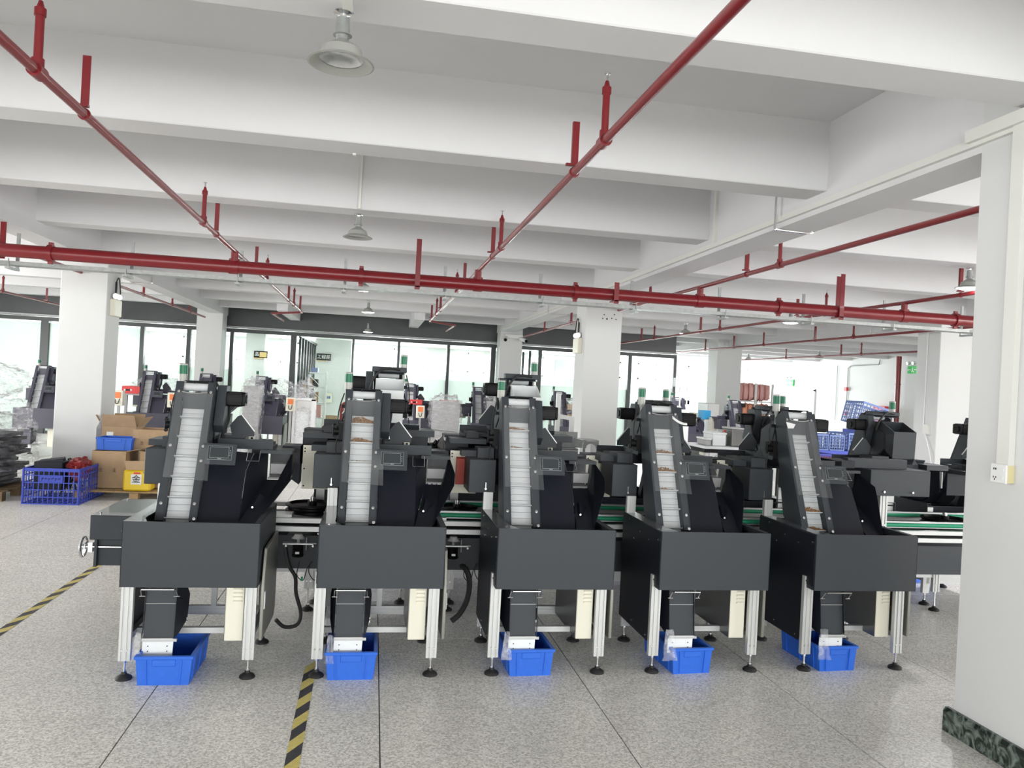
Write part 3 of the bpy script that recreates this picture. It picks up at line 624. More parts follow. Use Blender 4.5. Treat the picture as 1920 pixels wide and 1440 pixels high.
    for i in range(n):
        za = z0+(z1-z0)*i/n; zb = z0+(z1-z0)*(i+1)/n
        if sl is None:
            q = MB(); L = (zb-za)/.9158; q.obox((0, 0, 0), (1, 0, 0), ED, EN, .0645, L/2-.0009, .003); sl = q.build('belt_slat', 'belt', r, bev=.0012); s_ = sl
        else: s_ = bpy.data.objects.new('belt_slat', sl.data); C.objects.link(s_); s_.parent = r
        s_.location = EP(.170, (za+zb)/2, .058)+Vector(o)
    cl = None
    for i in range(6):
        z = .80+i*.1075
        if cl is None: q = MB(); q.obox((0, 0, 0), (1, 0, 0), ED, EN, .0675, .0022, .017); cl = q.build('belt_cleat', 'belt', r); s_ = cl
        else: s_ = bpy.data.objects.new('belt_cleat', cl.data); C.objects.link(s_); s_.parent = r
        s_.location = EP(.170, z, .040)+Vector(o)
    m = B(); m.cyl((.098, 4.792, 1.495), (.244, 4.792, 1.495), .023, 20); m.build('head_roller', 'belt', r)
    m = B(); m.tube([EP(.10, 1.468, -.004), EP(.14, 1.459, -.01), EP(.20, 1.459, -.01), EP(.24, 1.468, -.004)], .0035, 8, 4); m.build('tie_wire', 'chrome', r)
    m = B(); m.tube([(.155, 4.79, 1.472), (.155, 4.785, 1.527), (.175, 4.785, 1.53), (.262, 4.79, 1.53)], .004, 8); m.build('top_rod', 'black', r)
    for x, z in ((.083, 1.468), (.257, 1.468), (.083, 1.168), (.257, 1.168), (.256, 1.09), (.082, .866), (.254, .866), (.262, .79)):
        p = EP(x, z); m = B(); m.cyl(p, p+EN*.006, .0085, 14); m.cyl(p+EN*.006, p+EN*.0075, .0055, 6); m.build('cover_screw', 'chrome', r)
    m = B(); m.plate([EP(.07, 1.0, -.007), EP(.305, .985, -.007), EP(.300, 1.16, -.007), EP(.272, 1.20, -.007), EP(.272, 1.46, -.007), EP(.07, 1.46, -.007)], .0012); m.build('clear_cover', 'acrylic', r)
    # drive housing and motor
    m = B(); m.prism('x', [(4.742, 1.283), (4.822, 1.512), (4.93, 1.512), (4.95, 1.44), (4.90, 1.26), (4.80, 1.235)], .278, .331); m.build('drive_housing', 'paint', r, bev=.003)
    m = B(); q = [(4.815, 1.40), (4.82, 1.392), (4.915, 1.392), (4.92, 1.40), (4.92, 1.47), (4.912, 1.478), (4.822, 1.478), (4.815, 1.47)]
    m.prism('x', q, .331, .42); m.prism('x', [(4.866+(y-4.866)*.92, 1.435+(z-1.435)*.92) for y, z in q], .42, .436)
    mo = m.build('motor', 'black_gloss', r, bev=.002)
    for k in range(5):
        z = 1.402+k*.0165; B().box(.345, .412, 4.811, 4.816, z, z+.006).build('cooling_rib', 'black', mo)
    m = B(); m.cyl((.436, 4.868, 1.435), (.441, 4.868, 1.435), .026, 16); m.build('end_cap', 'black', mo)
    m = B(); m.tube([(.34, 4.90, 1.40), (.33, 4.92, 1.30), (.30, 4.93, 1.22), (.31, 4.95, 1.15)], .008, 8, 4); m.build('motor_cable', 'rubber', mo)
    # discharge hood at the back of the head
    m = B()
    for x in (.068, .268): m.plate([(x, 4.88, 1.455), (x, 5.045, 1.385), (x, 5.05, 1.262), (x, 4.97, 1.19), (x, 4.87, 1.19), (x, 4.83, 1.30)], .003)
    m.plate([(.07, 5.05, 1.385), (.268, 5.05, 1.385), (.268, 5.055, 1.262), (.07, 5.055, 1.262)], .003); m.plate([(.07, 4.99, 1.19), (.268, 4.99, 1.19), (.268, 5.055, 1.262), (.07, 5.055, 1.262)], .003)
    m.plate([(.07, 4.845, 1.53), (.268, 4.845, 1.53), (.268, 4.94, 1.50), (.07, 4.94, 1.50)], .003)
    m.build('discharge_hood', 'paint', r)
    m = B(); m.box(.10, .236, 5.0, 5.15, 1.13, 1.20); m.prism('x', [(5.06, 1.26), (5.2, 1.16), (5.2, 1.12), (5.0, 1.12), (5.0, 1.2)], .075, .262); m.build('hood_spout', 'paint_deep', r)
    m = B(); m.prism('y', [(.33, 1.27), (.372, 1.325), (.395, 1.335), (.475, 1.235), (.475, 1.205), (.345, 1.205)], 4.985, 4.989); fp = m.build('flank_plate', 'paint', r)
    m = B(); m.bar((.397, 4.983, 1.3365), (.477, 4.983, 1.2365), .006, .006, (0, 1, 0)); m.build('edge_strip', 'alu', fp)
    # gate valve seen on the left flank
    m = B(); m.box(.03, .062, 4.80, 4.86, 1.22, 1.32); m.cyl((.03, 4.83, 1.27), (.0, 4.83, 1.27), .024, 12); m.cyl((.0, 4.83, 1.235), (.0, 4.83, 1.315), .008, 8); m.cyl((.012, 4.80, 1.24), (.012, 4.78, 1.24), .01, 8); m.cyl((.012, 4.80, 1.30), (.012, 4.78, 1.30), .01, 8); m.build('sensor_block', 'black', r)
    m = B(); m.tube([(.05, 4.86, 1.50), (.028, 4.85, 1.42), (.02, 4.84, 1.34), (.03, 4.83, 1.30)], .004, 6, 4); m.tube([(.02, 4.85, 1.22), (.015, 4.86, 1.15), (.04, 4.87, 1.08)], .004, 6, 4); m.build('sensor_cable', 'rubber', r)
    # operator panel
    def HP(x, z, d=0): return Vector((x, 4.583+(z-1.07)*.37-d*.94, z+d*.35))
    m = B(); m.plate([HP(.262, 1.070), HP(.438, 1.068), HP(.439, 1.180), HP(.262, 1.184)], .016); hp = m.build('control_panel', 'paint', r)
    m = B(); m.plate([HP(.287, 1.095, .0175), HP(.417, 1.094, .0175), HP(.417, 1.169, .0175), HP(.287, 1.170, .0175)], .002); sc = m.build('screen_bezel', 'screen_line', hp)
    m = B(); m.plate([HP(.2885, 1.0965, .0200), HP(.4155, 1.0955, .0200), HP(.4155, 1.1675, .0200), HP(.2885, 1.1685, .0200)], .0015); m.build('screen_face', 'screen', hp)
    m = B(); m.plate([HP(.299, 1.104, .0218), HP(.400, 1.1035, .0218), HP(.400, 1.1615, .0218), HP(.299, 1.162, .0218)], .001); m.build('screen_rim', 'screen_line', hp)
    m = B(); m.plate([HP(.3005, 1.1055, .0230), HP(.3985, 1.105, .0230), HP(.3985, 1.160, .0230), HP(.3005, 1.1605, .0230)], .001); m.build('screen', 'screen', hp)
    for z in (1.118, 1.13, 1.142): B().plate([HP(.404, z, .0218), HP(.409, z, .0218), HP(.409, z+.004, .0218), HP(.404, z+.004, .0218)], .001).build('key_mark', 'screen_line', hp)
    B().plate([HP(.342, 1.0985, .0218), HP(.362, 1.0983, .0218), HP(.362, 1.1015, .0218), HP(.342, 1.1017, .0218)], .001).build('key_mark', 'screen_line', hp)
    # sloping guide sheet and return chute
    m = B(); m.plate([(.277, ye(.768)+.02, .768), (.489, ye(.768)+.02, .768), (.492, 4.62, 1.04), (.496, 4.86, 1.115), (.30, 4.84, 1.13), (.277, ye(1.10)+.05, 1.10)], .003); m.build('guide_sheet', 'paint_deep', r)
    m = B(); m.plate([(.489, 4.42, .765), (.583, 4.40, .765), (.70, 4.88, .955), (.573, 4.88, .955)], .003)
    m.plate([(.583, 4.40, .775), (.585, 4.55, .77), (.70, 5.04, .94), (.722, 5.05, 1.11), (.715, 4.90, 1.125), (.735, 4.72, 1.045), (.728, 4.68, .98)], .003)
    m.plate([(.490, 4.465, .775), (.515, 4.66, .83), (.573, 4.89, .955), (.573, 4.89, 1.12), (.498, 4.862, 1.116), (.492, 4.625, 1.04)], .003)
    m.box(.56, .716, 5.125, 5.13, .93, 1.12)
    rc = m.build('return_chute', 'paint_deep', r)
    m = B(); m.plate([(.535, 4.58, .83), (.575, 4.575, .80), (.60, 4.68, .86), (.555, 4.69, .89)], .02); m.build('baffle', 'paint_deep', rc)
    m = B(); m.cyl((.545, 4.57, .84), (.545, 4.56, .842), .006, 8); m.build('screw', 'chrome', rc)
    m = B(); m.box(.536, .718, 4.86, 5.05, 1.117, 1.136); m.build('top_bar', 'paint', rc)
    m = B(); m.box(.569, .577, 4.894, 4.90, .955, 1.112); m.build('window_post', 'alu', rc)
    m = B(); m.box(.577, .70, 4.90, 4.903, .955, 1.115); m.build('window_pane', 'acrylic', rc)
    m = B(); m.box(.585, .70, 4.96, 5.10, .985, 1.045); m.box(.575, .705, 4.93, 5.1, .955, .965); m.build('weigh_pan', 'grey_box', rc)
    m = B(); m.tube([(.478, 4.76, 1.14), (.478, 4.70, 1.085), (.548, 4.70, 1.085), (.548, 4.76, 1.14)], .0025, 8); m.build('handle', 'chrome', r)
    # vibrating trough and upper deck
    m = B(); m.box(.28, .60, 4.90, 5.12, 1.135, 1.155); m.box(.28, .60, 4.90, 4.903, 1.155, 1.195); m.box(.28, .42, 4.98, 5.14, 1.155, 1.21); m.build('feed_trough', 'paint', r)
    m = B(); m.prism('y', [(.434, 1.135), (.470, 1.135), (.470, 1.205), (.462, 1.214), (.442, 1.214), (.434, 1.205)], 5.06, 5.07); m.box(.434, .50, 5.03, 5.07, 1.134, 1.14); br = m.build('slotted_bracket', 'cream', r)
    m = B(); m.box(.449, .455, 5.058, 5.061, 1.15, 1.175); m.cyl((.452, 5.061, 1.19), (.452, 5.052, 1.19), .007, 10); m.build('slot', 'black', br)
    m = B(); m.box(.50, .58, 5.0, 5.2, 1.13, 1.165); m.box(.46, .7, 5.02, 5.3, 1.10, 1.13); m.build('deck_block', 'paint', r)
    # box on the left, mounting plate behind it
    m = B(); m.box(-.108, .06, 4.838, 5.10, .918, 1.127); m.build('side_box', 'paint', r, bev=.003)
    m = B(); m.cyl((.0, 4.837, .945), (.0, 4.83, .945), .007, 8); m.box(-.002, .002, 4.832, 4.838, .95, .985); m.build('latch', 'chrome', r)
    m = B(); m.prism('x', [(4.95, 1.127), (5.08, 1.127), (5.12, 1.19), (4.95, 1.19)], -.045, .06); m.prism('x', [(5.02, 1.127), (5.25, 1.127), (5.25, 1.165), (5.02, 1.165)], -.14, .04); m.build('upper_box', 'paint', r)
    m = B(); m.box(-.20, -.02, 5.15, 5.16, .87, 1.15); mp_ = m.build('mount_plate', 'cream', r)
    m = B()
    for z in (1.13, 1.11, 1.0, .89): m.cyl((-.188, 5.152, z), (-.188, 5.146, z), .005, 8)
    m.build('screw', 'black', mp_)
    m = B(); m.prism('y', [(-.325, 1.145), (-.215, 1.145), (-.215, .90), (-.28, .945), (-.325, 1.03)], 5.12, 5.30); m.build('drop_bin', 'paint_deep', r)
    m = B(); m.prism('x', [(5.12, .93), (5.148, .93), (5.148, 1.11), (5.12, 1.10)], -.16, -.10); m.build('red_guard', 'red_plate', r)
    # light tower
    m = B(); m.cyl((.072, 4.864, 1.42), (.072, 4.864, 1.522), .008, 12); m.cyl((.072, 4.864, 1.50), (.072, 4.864, 1.522), .012, 12, .016); m.cyl((.072, 4.864, 1.519), (.072, 4.864, 1.562), .0245, 24); m.cyl((.072, 4.864, 1.562), (.072, 4.864, 1.568), .0255, 24)
    st = m.build('light_tower', 'lamp_grey', r)
    m = B(); m.cyl((.072, 4.864, 1.568), (.072, 4.864, 1.620), .0245, 24); m.build('green_lens', 'green_lens', st)
    m = B(); m.lathe((.072, 4.864, 1.620), [(.0245, 0), (.0245, .006), (.021, .010), (0, .011)], 24); m.build('lens_cap', 'lamp_grey', st)
    m = B(); m.box(.04, .08, 4.855, 4.875, 1.41, 1.43); m.tube([(.072, 4.864, 1.42), (.06, 4.85, 1.38), (.045, 4.84, 1.33)], .004, 6); m.build('tower_bracket', 'black', st)
    return r
proto = make_machine(); TAB = child_table()
XA = [-1.182, -.225, .7205, 1.6505, 2.601]
GA = 'front row of inclined feeder machines'
LA = ['dark grey elevator feeder beside the handwheel, belt empty', 'dark grey elevator feeder with two big nugget heaps near its belt top',
      'dark grey elevator feeder before the pillar with drilled holes, thin nugget scraps on belt', 'dark grey elevator feeder with three nugget heaps and a curled white sticker',
      'dark grey elevator feeder nearest the near white pillar, nuggets only at its belt foot']
for i, x in enumerate(XA):
    m = copy_tree(proto, None, (('mount_plate', 'red_guard', 'drop_bin'), ('red_guard',), (), ('red_guard',), ('red_guard',))[i], TAB)
    m.location = (x+OX, OY, 0); tag(m, LA[i], 'machine', GA)
    m.name = 'feeder_machine'
# ---- the rear row stands back to back with the front row, beyond the carousel
XB = [.272, 1.215, 2.235, 3.185, 4.13, 5.08]
LB = ['rear row feeder seen from behind, pale discharge box above the second front machine', 'rear row feeder seen from behind above the third front machine',
      'rear row feeder seen from behind, mostly hidden by the fourth front machine', 'rear row feeder seen from behind between the fourth and fifth front machines',
      'rear row feeder seen from behind with big open chute box right of fifth machine', 'rear row feeder seen from behind, cut off by the near white pillar']
SK = ('belt_slat', 'belt_cleat', 'belt_bed', 'control_panel', 'cover_screw', 'discharge_chute', 'control_cabinet', 'clear_cover', 'tie_wire', 'mount_plate', 'drop_bin', 'red_guard', 'weigh_pan', 'slotted_bracket')
for i, x in enumerate(XB):
    m = copy_tree(proto, None, SK, TAB); m.location = (x-OX, 5.94, 0); m.rotation_euler = (0, 0, PI); m.scale.z = 1.09 if i < 2 else 1.0; tag(m, LB[i], 'machine', 'rear row of inclined feeder machines seen from behind')
    # the open chute box that hangs over the carousel
    o = (-OX, -OY, 0); b = MB(o); x0, x1 = .075, .262
    pl = [(5.0, 1.47), (5.16, 1.40), (5.15, 1.20), (5.10, 1.13), (4.96, 1.13), (4.93, 1.30)]
    for xx in (x0, x1): b.plate([(xx, y, z) for y, z in pl], .003)
    b.plate([(x0, 5.16, 1.40), (x1, 5.16, 1.40), (x1, 5.15, 1.20), (x0, 5.15, 1.20)], -.003); b.plate([(x0, 5.15, 1.20), (x1, 5.15, 1.20), (x1, 5.10, 1.13), (x0, 5.10, 1.13)], -.003); b.plate([(x0, 5.0, 1.47), (x1, 5.0, 1.47), (x1, 4.93, 1.30), (x0, 4.93, 1.30)], .003)
    q = b.build('chute_box', 'white_plate' if i in (0, 1) else 'paint', m)
    b = MB(o); b.box(.05, .29, 4.84, 4.93, 1.512, 1.545); b.build('head_cover', 'paint', m, bev=.004); b = MB(o); b.tube([(.10, 4.93, 1.53), (.2, 4.98, 1.535), (.27, 5.0, 1.48), (.30, 5.0, 1.40)], .008, 8, 4); b.build('hose', 'rubber', m)
# ---- older machines of the same make standing far back in the hall
GC = 'older feeder machines far back in the hall'
rowc = [(-5.78, 14.0, 'older feeder far back, at far left behind the wrapped stack'), (-4.05, 14.0, 'older feeder far back behind the stacked cardboard boxes'), (-3.17, 14.3, 'older feeder far back, only its head showing above the first front machine'), (-2.24, 14.6, 'older feeder far back with a purple grey hopper left of the white shelf'),
        (.56, 15.3, 'older feeder far back behind the second front machine motor'), (1.93, 15.2, 'older feeder far back behind the third front machine with purple grey hopper'), (3.65, 15.3, 'older feeder far back left of the holed pillar with white frame before it'),
        (6.0, 14.6, 'older feeder far back just right of the holed pillar'), (7.15, 14.4, 'older feeder far back behind the fourth front machine motor')]
SKC = ('cover_screw', 'tie_wire', 'top_rod', 'clear_cover', 'side_panel', 'belt_slat', 'drop_bin', 'red_guard', 'sensor_cable', 'louvre')
OLD = {}
def old_mesh(me):
    if me.name not in OLD:
        c = me.copy(); OLD[me.name] = c
        for i, k in enumerate(c.materials):
            if k and k.name in ('paint', 'paint_deep'): c.materials[i] = M['paint_purple_cast']  # far machines: light's purple cast painted in, not a different paint
    return OLD[me.name]
def recolour(o):
    for ch in kids(o):
        if ch.type == 'MESH': ch.data = old_mesh(ch.data)
for x, y, lab in rowc:
    m = copy_tree(proto, None, SKC, TAB); m.location = (x+OX, y+.335, 0); tag(m, lab, 'machine', GC); recolour(m)

def wipe(q):
    for g in TAB.get(q.name, []): wipe(g)
    bpy.data.objects.remove(q)
wipe(proto)
# ================================================================== CAROUSEL AND FRONT ITEMS
ca = empty('carousel_conveyor', (1.3, 5.3, 0), 0, 'long carousel conveyor between the two machine rows with green belts, handwheel and black pulleys', 'conveyor'); o = (-1.3, -5.3, 0)
B = lambda: MB(o)
XE = 5.4
B().box(-1.3, XE, 5.0, 5.01, .395, .60).build('apron_panel', 'paint', ca); B().box(-1.3, XE, 5.59, 5.60, .395, .60).build('apron_panel', 'paint', ca)
m = B(); m.box(-1.62, -.85, 5.0, 5.63, .553, .70); m.build('end_box', 'paint', ca, bev=.004); B().box(-1.618, -.85, 5.002, 5.628, .7, .702).build('end_box_top_glare', 'paint_glare', ca); m = B(); m.box(-1.585, -.85, 5.03, 5.6, .395, .553); m.box(-1.59, -1.575, 5.0, 5.6, .393, .553); m.build('end_box', 'paint', ca)  # thin sheet on the box top, its pale colour standing in for window glare
m = B()
for x, y in ((-1.58, 5.05), (-1.58, 5.58), (-1.2, 5.58)): m.cyl((x, y, .70), (x, y, .712), .008, 8)
m.build('screw', 'chrome', ca)
# handwheel with its shaft
hw = B(); c = Vector((-1.655, 5.02, .508))
pts = [c+Vector((0, .058*math.cos(a), .058*math.sin(a))) for a in [2*PI*k/24 for k in range(25)]]; hw.tube(pts, .008, 8)
for k in range(3):
    a = 2*PI*k/3+.4; hw.cyl(c, c+Vector((0, .055*math.cos(a), .055*math.sin(a))), .006, 8)
hw.cyl(c-Vector((.012, 0, 0)), c+Vector((.02, 0, 0)), .016, 12); hw.build('handwheel', 'chrome', ca)
m = B(); m.cyl(c, c+Vector((.45, 0, 0)), .006, 10); m.box(-1.625, -1.60, 5.0, 5.045, .48, .535); m.build('handwheel_shaft', 'chrome', ca)
# rails, belts
for y, nm in ((4.98, 'front'), (5.60, 'rear')):
    B().box(-.85, XE, y-.02, y+.02, .685, .713).build('rail', 'alu', ca)
    B().box(-.85, XE, y-.01, y+.025, .630, .660).build('rail', 'alu_dull', ca)
for y in (5.06, 5.52):
    B().box(.0, XE, y+.004, y+.03, .715, .762).build('belt_guide', 'alu_dull', ca); B().cyl((0, y-.008, .738), (XE, y-.008, .738), .014, 14).build('green_belt', 'green_belt', ca)
B().box(-.85, XE, 5.1, 5.5, .62, .66).build('bed_plate', 'black', ca)
def pulley(x, y, r=.14):
    m = B(); m.lathe((x, y, .70), [(0, 0), (r*.9, 0), (r, .008), (r, .02), (r*.92, .028), (r*.92, .04), (r, .048), (r, .056), (r*.85, .062), (r*.8, .045), (.03, .045), (.03, .075), (0, .075)], 36)
    p = m.build('pulley', 'black_gloss', ca); B().cyl((x, y, .774), (x, y, .80), .018, 12).build('hub', 'chrome', p)
pulley(-.36, 5.28, .17); pulley(.60, 5.30, .14); pulley(1.46, 5.3, .12); pulley(2.42, 5.28, .12); pulley(3.35, 5.25, .12); pulley(4.35, 5.3, .17); pulley(-.75, 5.28, .15)
for i, x in enumerate((-.52, .44, 1.36, 2.3, 3.25)):
    B().box(x-.055, x+.06, 4.99, 5.12, .70, .73).build('cross_block', 'alu', ca)
    m = B(); m.prism('z', [(x+.02, 4.94), (x+.20, 4.94), (x+.24, 5.3), (x+.02, 5.3)], .555, .562); m.cyl((x+.11, 4.97, .56), (x+.11, 4.97, .60), .01, 8); m.cyl((x+.16, 4.95, .52), (x+.16, 4.95, .60), .004, 8); m.cyl((x+.02, 4.95, .56), (x+.22, 4.95, .56), .004, 8)
    for dx in (.04, .2): m.cyl((x+dx, 4.942, .548), (x+dx, 4.934, .548), .007, 8)
    m.build('motor_plate', 'alu_dull', ca)
    m = B(); m.lathe((x+.11, 4.955, .48), [(0, 0), (.034, 0), (.036, .012), (.031, .014), (.031, .07), (0, .07)], 8); mo = m.build('stepper_motor', 'black_gloss', ca)
    B().box(x+.098, x+.122, 4.919, 4.923, .502, .515).build('name_plate', 'white_plate', mo)
    m = B(); m.lathe((x+.11, 4.97, .60), [(0, -.012), (.042, -.01), (.028, .004), (.022, .016), (0, .016)], 16); m.build('cone', 'alu', ca)
def hose(x, kind):
    m = B()
    if kind == 0: m.tube([(x-.03, 4.98, .55), (x, 4.95, .43), (x+.045, 4.93, .36), (x+.055, 4.93, .26), (x+.09, 4.92, .14), (x+.07, 4.90, .075), (x, 4.88, .07), (x-.05, 4.86, .12)], .0115, 10, 6)
    else: m.tube([(x, 5.05, .43), (x+.06, 4.98, .405), (x+.085, 4.96, .33), (x+.075, 4.95, .22), (x+.03, 4.94, .13), (x-.02, 4.94, .085)], .018, 10, 6)
    m.build('hose', 'rubber', ca)
    m = B()
    for k in (0, 1, 2):
        a = x+.06+.07*k; m.tube([(a, 5.0, .44), (a-.01, 4.98, .36+.02*k), (a+.03, 4.97, .33), (a+.05, 4.98, .40), (a+.08, 5.0, .44)], .003, 6, 5)
    m.build('cable', 'rubber', ca)
    m = B(); m.box(x+.075, x+.088, 4.968, 4.98, .325, .35); m.build('connector', 'green_belt', ca)
hose(-.46, 0); hose(.58, 1); hose(4.42, 0)
for x in (-1.18, -.37, .58, 1.55, 2.5, 3.45, 4.43):
    for y in (5.45,):
        foot(x, y+.015, .15, o, profile_leg(x, y, .15, .40, o, ca))
m = B(); m.box(-1.15, XE, 5.46, 5.49, .26, .31); m.build('lower_rail', 'alu_dull', ca)
for x in (-.1, .84, 1.8, 2.74): 
    m = B(); m.cyl((x, 4.93, .72), (x, 4.93, .52), .012, 10); m.cyl((x, 4.92, .715), (x, 4.94, .715), .016, 10); m.build('air_cylinder', 'black', ca)
# long panel standing above the carousel beside the fifth machine
e = empty('drive_cover', (3.6, 4.95, .98), 0, 'wide grey sheet metal cover right of the fifth front machine', 'cover'); o = (-3.6, -4.95, -.98); B = lambda: MB(o)
B().box(3.385, 3.845, 4.839, 5.12, .972, 1.15).build('cover_shell', 'paint', e, bev=.003); B().box(3.28, 3.74, 4.95, 5.02, 1.15, 1.215).build('top_tray', 'paint', e); B().box(3.15, 3.30, 4.90, 5.1, 1.15, 1.20).build('side_tray', 'paint_deep', e)
m = B()
for x in (3.49, 3.71): m.cyl((x, 4.839, 1.0), (x, 4.83, 1.0), .008, 8)
m.build('screw', 'chrome', e)
profile_leg(3.575, 4.95, .70, .972, o, e, 'post')
# ---- blue crates under the discharge chutes
def crate(name, w_, d_, h_, loc, rz, label, m='blue', group=None, taper=.02, ribs=3):
    e = empty(name, loc, rz, label, 'crate', group)
    t = .006; a0, b0 = w_/2-taper, d_/2-taper*.6; a1, b1 = w_/2-.008, d_/2-.008
    q = MB(); lo = [(-a0, -b0, .003), (a0, -b0, .003), (a0, b0, .003), (-a0, b0, .003)]; hi = [(-a1, -b1, h_-.012), (a1, -b1, h_-.012), (a1, b1, h_-.012), (-a1, b1, h_-.012)]
    for i in range(4):
        j = (i+1) % 4; q.plate([lo[i], lo[j], hi[j], hi[i]], -t)
    q.box(-a0, a0, -b0, b0, .0, .008); q.build('shell', m, e)
    q = MB(); W, D = w_/2, d_/2
    for x0, x1, y0, y1 in ((-W, W, -D, -D+.02), (-W, W, D-.02, D), (-W, -W+.02, -D+.02, D-.02), (W-.02, W, -D+.02, D-.02)): q.box(x0, x1, y0, y1, h_-.016, h_)
    q.build('rim', m, e, bev=.002)
    for s in (-1, 1):
        q = MB(); y = s*(D-.004); q.box(-w_*.2, w_*.2, min(y, y-s*.012), max(y, y-s*.012)+.0, h_-.052, h_-.016); q.build('handle', m, e, bev=.003)
        for f in (-.30, .30): MB().bar((f*w_*.92, s*(b0+.002), .006), (f*w_, s*(b1+.002), h_-.016), .006, .008).build('rib', m, e)
        for k in range(ribs):
            f = -.34+.68*k/(ribs-1); MB().bar((s*(a0+.002), f*d_, .006), (s*(a1+.002), f*d_, h_-.016), .008, .006).build('rib', m, e)
    return e
GB = 'bright blue crates under the front machines'
crate('plastic_crate', .285, .42, .148, (-.968, 4.365, 0), -.01, 'bright blue crate under the chute of the machine beside the handwheel', group=GB)
crate('plastic_crate', .275, .42, .148, (-.046, 4.40, 0), .0, 'bright blue crate under the second front machine with hazard tape beside it', group=GB)
crate('plastic_crate', .27, .42, .148, (.925, 4.42, 0), .03, 'bright blue crate under the third front machine', group=GB)
crate('plastic_crate', .265, .42, .148, (1.862, 4.42, 0), .07, 'bright blue crate under the fourth front machine', group=GB)
crate('plastic_crate', .27, .42, .148, (2.79, 4.43, 0), .05, 'bright blue crate under the fifth front machine', group=GB)
# crates standing behind the carousel, seen under the aprons
for k, (x, y, lab) in enumerate(((.2, 6.7, 'dark blue crate seen under the second front machine, behind its rear rail'), (.93, 6.9, 'blue crate on the floor behind the carousel beside third machine leg'), (2.06, 6.6, 'blue crate on the floor seen in the gap before the fourth machine'), (4.3, 6.45, 'blue crate on the floor right of the fifth machine'), (4.95, 6.6, 'blue crate on the floor beside the near pillar edge'))):
    crate('plastic_crate', .40, .55, .2, (x, y, 0), .1*(k-2), lab, group='blue crates behind the carousel')
# ---- clear plastic bags hanging beside the chutes
def bag(x, y, z0, z1, wd, lab, seed):
    m = MB((-x, -y, -z0)); n, k = 5, 7; vs = []
    for j in range(k+1):
        t = j/k
        for i in range(n+1):
            u = i/n-.5; vs.append((x+u*wd*(.45+.55*t)+.012*noise.noise((seed, t*3, u*4)), y-.02*t+.018*noise.noise((u*5, t*4, seed)), z1-(z1-z0)*t))
    m.add(vs, [(j*(n+1)+i, j*(n+1)+i+1, (j+1)*(n+1)+i+1, (j+1)*(n+1)+i) for j in range(k) for i in range(n)])
    b = m.build('plastic_bag', 'bag_film'); b.location = (x, y, z0); md = b.modifiers.new('thick', 'SOLIDIFY'); md.thickness = .0008
    tag(b, lab, 'bag', 'clear plastic bags beside the chutes')
bag(-1.115, 4.22, .10, .25, .05, 'clear plastic bag hanging by the left leg of the handwheel machine', 1); bag(-.158, 4.21, .09, .235, .05, 'clear plastic bag hanging over the crate under the second machine', 2)
bag(.787, 4.21, .10, .25, .06, 'clear plastic bag hanging over the crate under the third machine', 3); bag(1.725, 4.20, .09, .26, .09, 'clear plastic bag hanging over the crate under the fourth machine', 4); bag(2.685, 4.20, .085, .26, .09, 'clear plastic bag hanging over the crate under the fifth machine', 5)
# ---- heaps of brown nuggets riding on the belts
def heap(i, z, n, hgt, lab, span=1.0, shift=0):
    rnd = random.Random(i*31+int(z*1000)); m = MB(); base = EP(.170, z, .052); b0 = base+Vector((XA[i], 0, 0))
    for k in range(n):
        u = rnd.uniform(-1, 1)*span; prof = hgt*(.35+.65*max(0, 1-abs(u+.25)**1.4)); v = rnd.random()**1.2*prof
        p = EP(.170+u*.060+shift, z+.004+v, .048-rnd.random()*.014)+Vector((XA[i], 0, 0))-b0
        r = rnd.uniform(.0035, .006); a = [p+Vector(d)*r*rnd.uniform(.7, 1.2) for d in ((1, 0, 0), (0, 1, 0), (-1, 0, 0), (0, -1, 0), (0, 0, 1), (0, 0, -1))]
        m.add(a, [(0, 1, 4), (1, 2, 4), (2, 3, 4), (3, 0, 4), (1, 0, 5), (2, 1, 5), (3, 2, 5), (0, 3, 5)])
    q = m.build('nugget_heap', 'nugget'); q.location = b0; tag(q, lab, 'nuggets', 'heaps of brown nuggets on the belts', 'stuff')
zc = [.80+.1075*k for k in range(6)]
heap(1, zc[5]+.005, 260, .038, 'thick heap of brown nuggets topmost on the second machine belt'); heap(1, zc[4], 190, .026, 'heap of brown nuggets one cleat below the topmost on the second machine'); heap(1, zc[3], 22, .006, 'few nugget crumbs on the second machine belt', .9)
heap(2, zc[5], 110, .017, 'thin heap of brown nuggets topmost on the third machine belt', .8, -.01); heap(2, zc[4], 40, .008, 'scraps of brown nuggets second from top on the third machine belt', .6, -.02)
heap(3, zc[4], 150, .024, 'heap of brown nuggets highest on the fourth machine belt'); heap(3, zc[3], 170, .028, 'heap of brown nuggets at bolt height on the fourth machine belt'); heap(3, zc[2], 45, .010, 'low heap of reddish nuggets third on the fourth machine belt', .8)
heap(4, zc[1], 190, .028, 'heap of brown nuggets on the lower belt of the fifth machine'); heap(4, zc[0], 150, .022, 'heap of brown nuggets at the belt foot of the fifth machine')
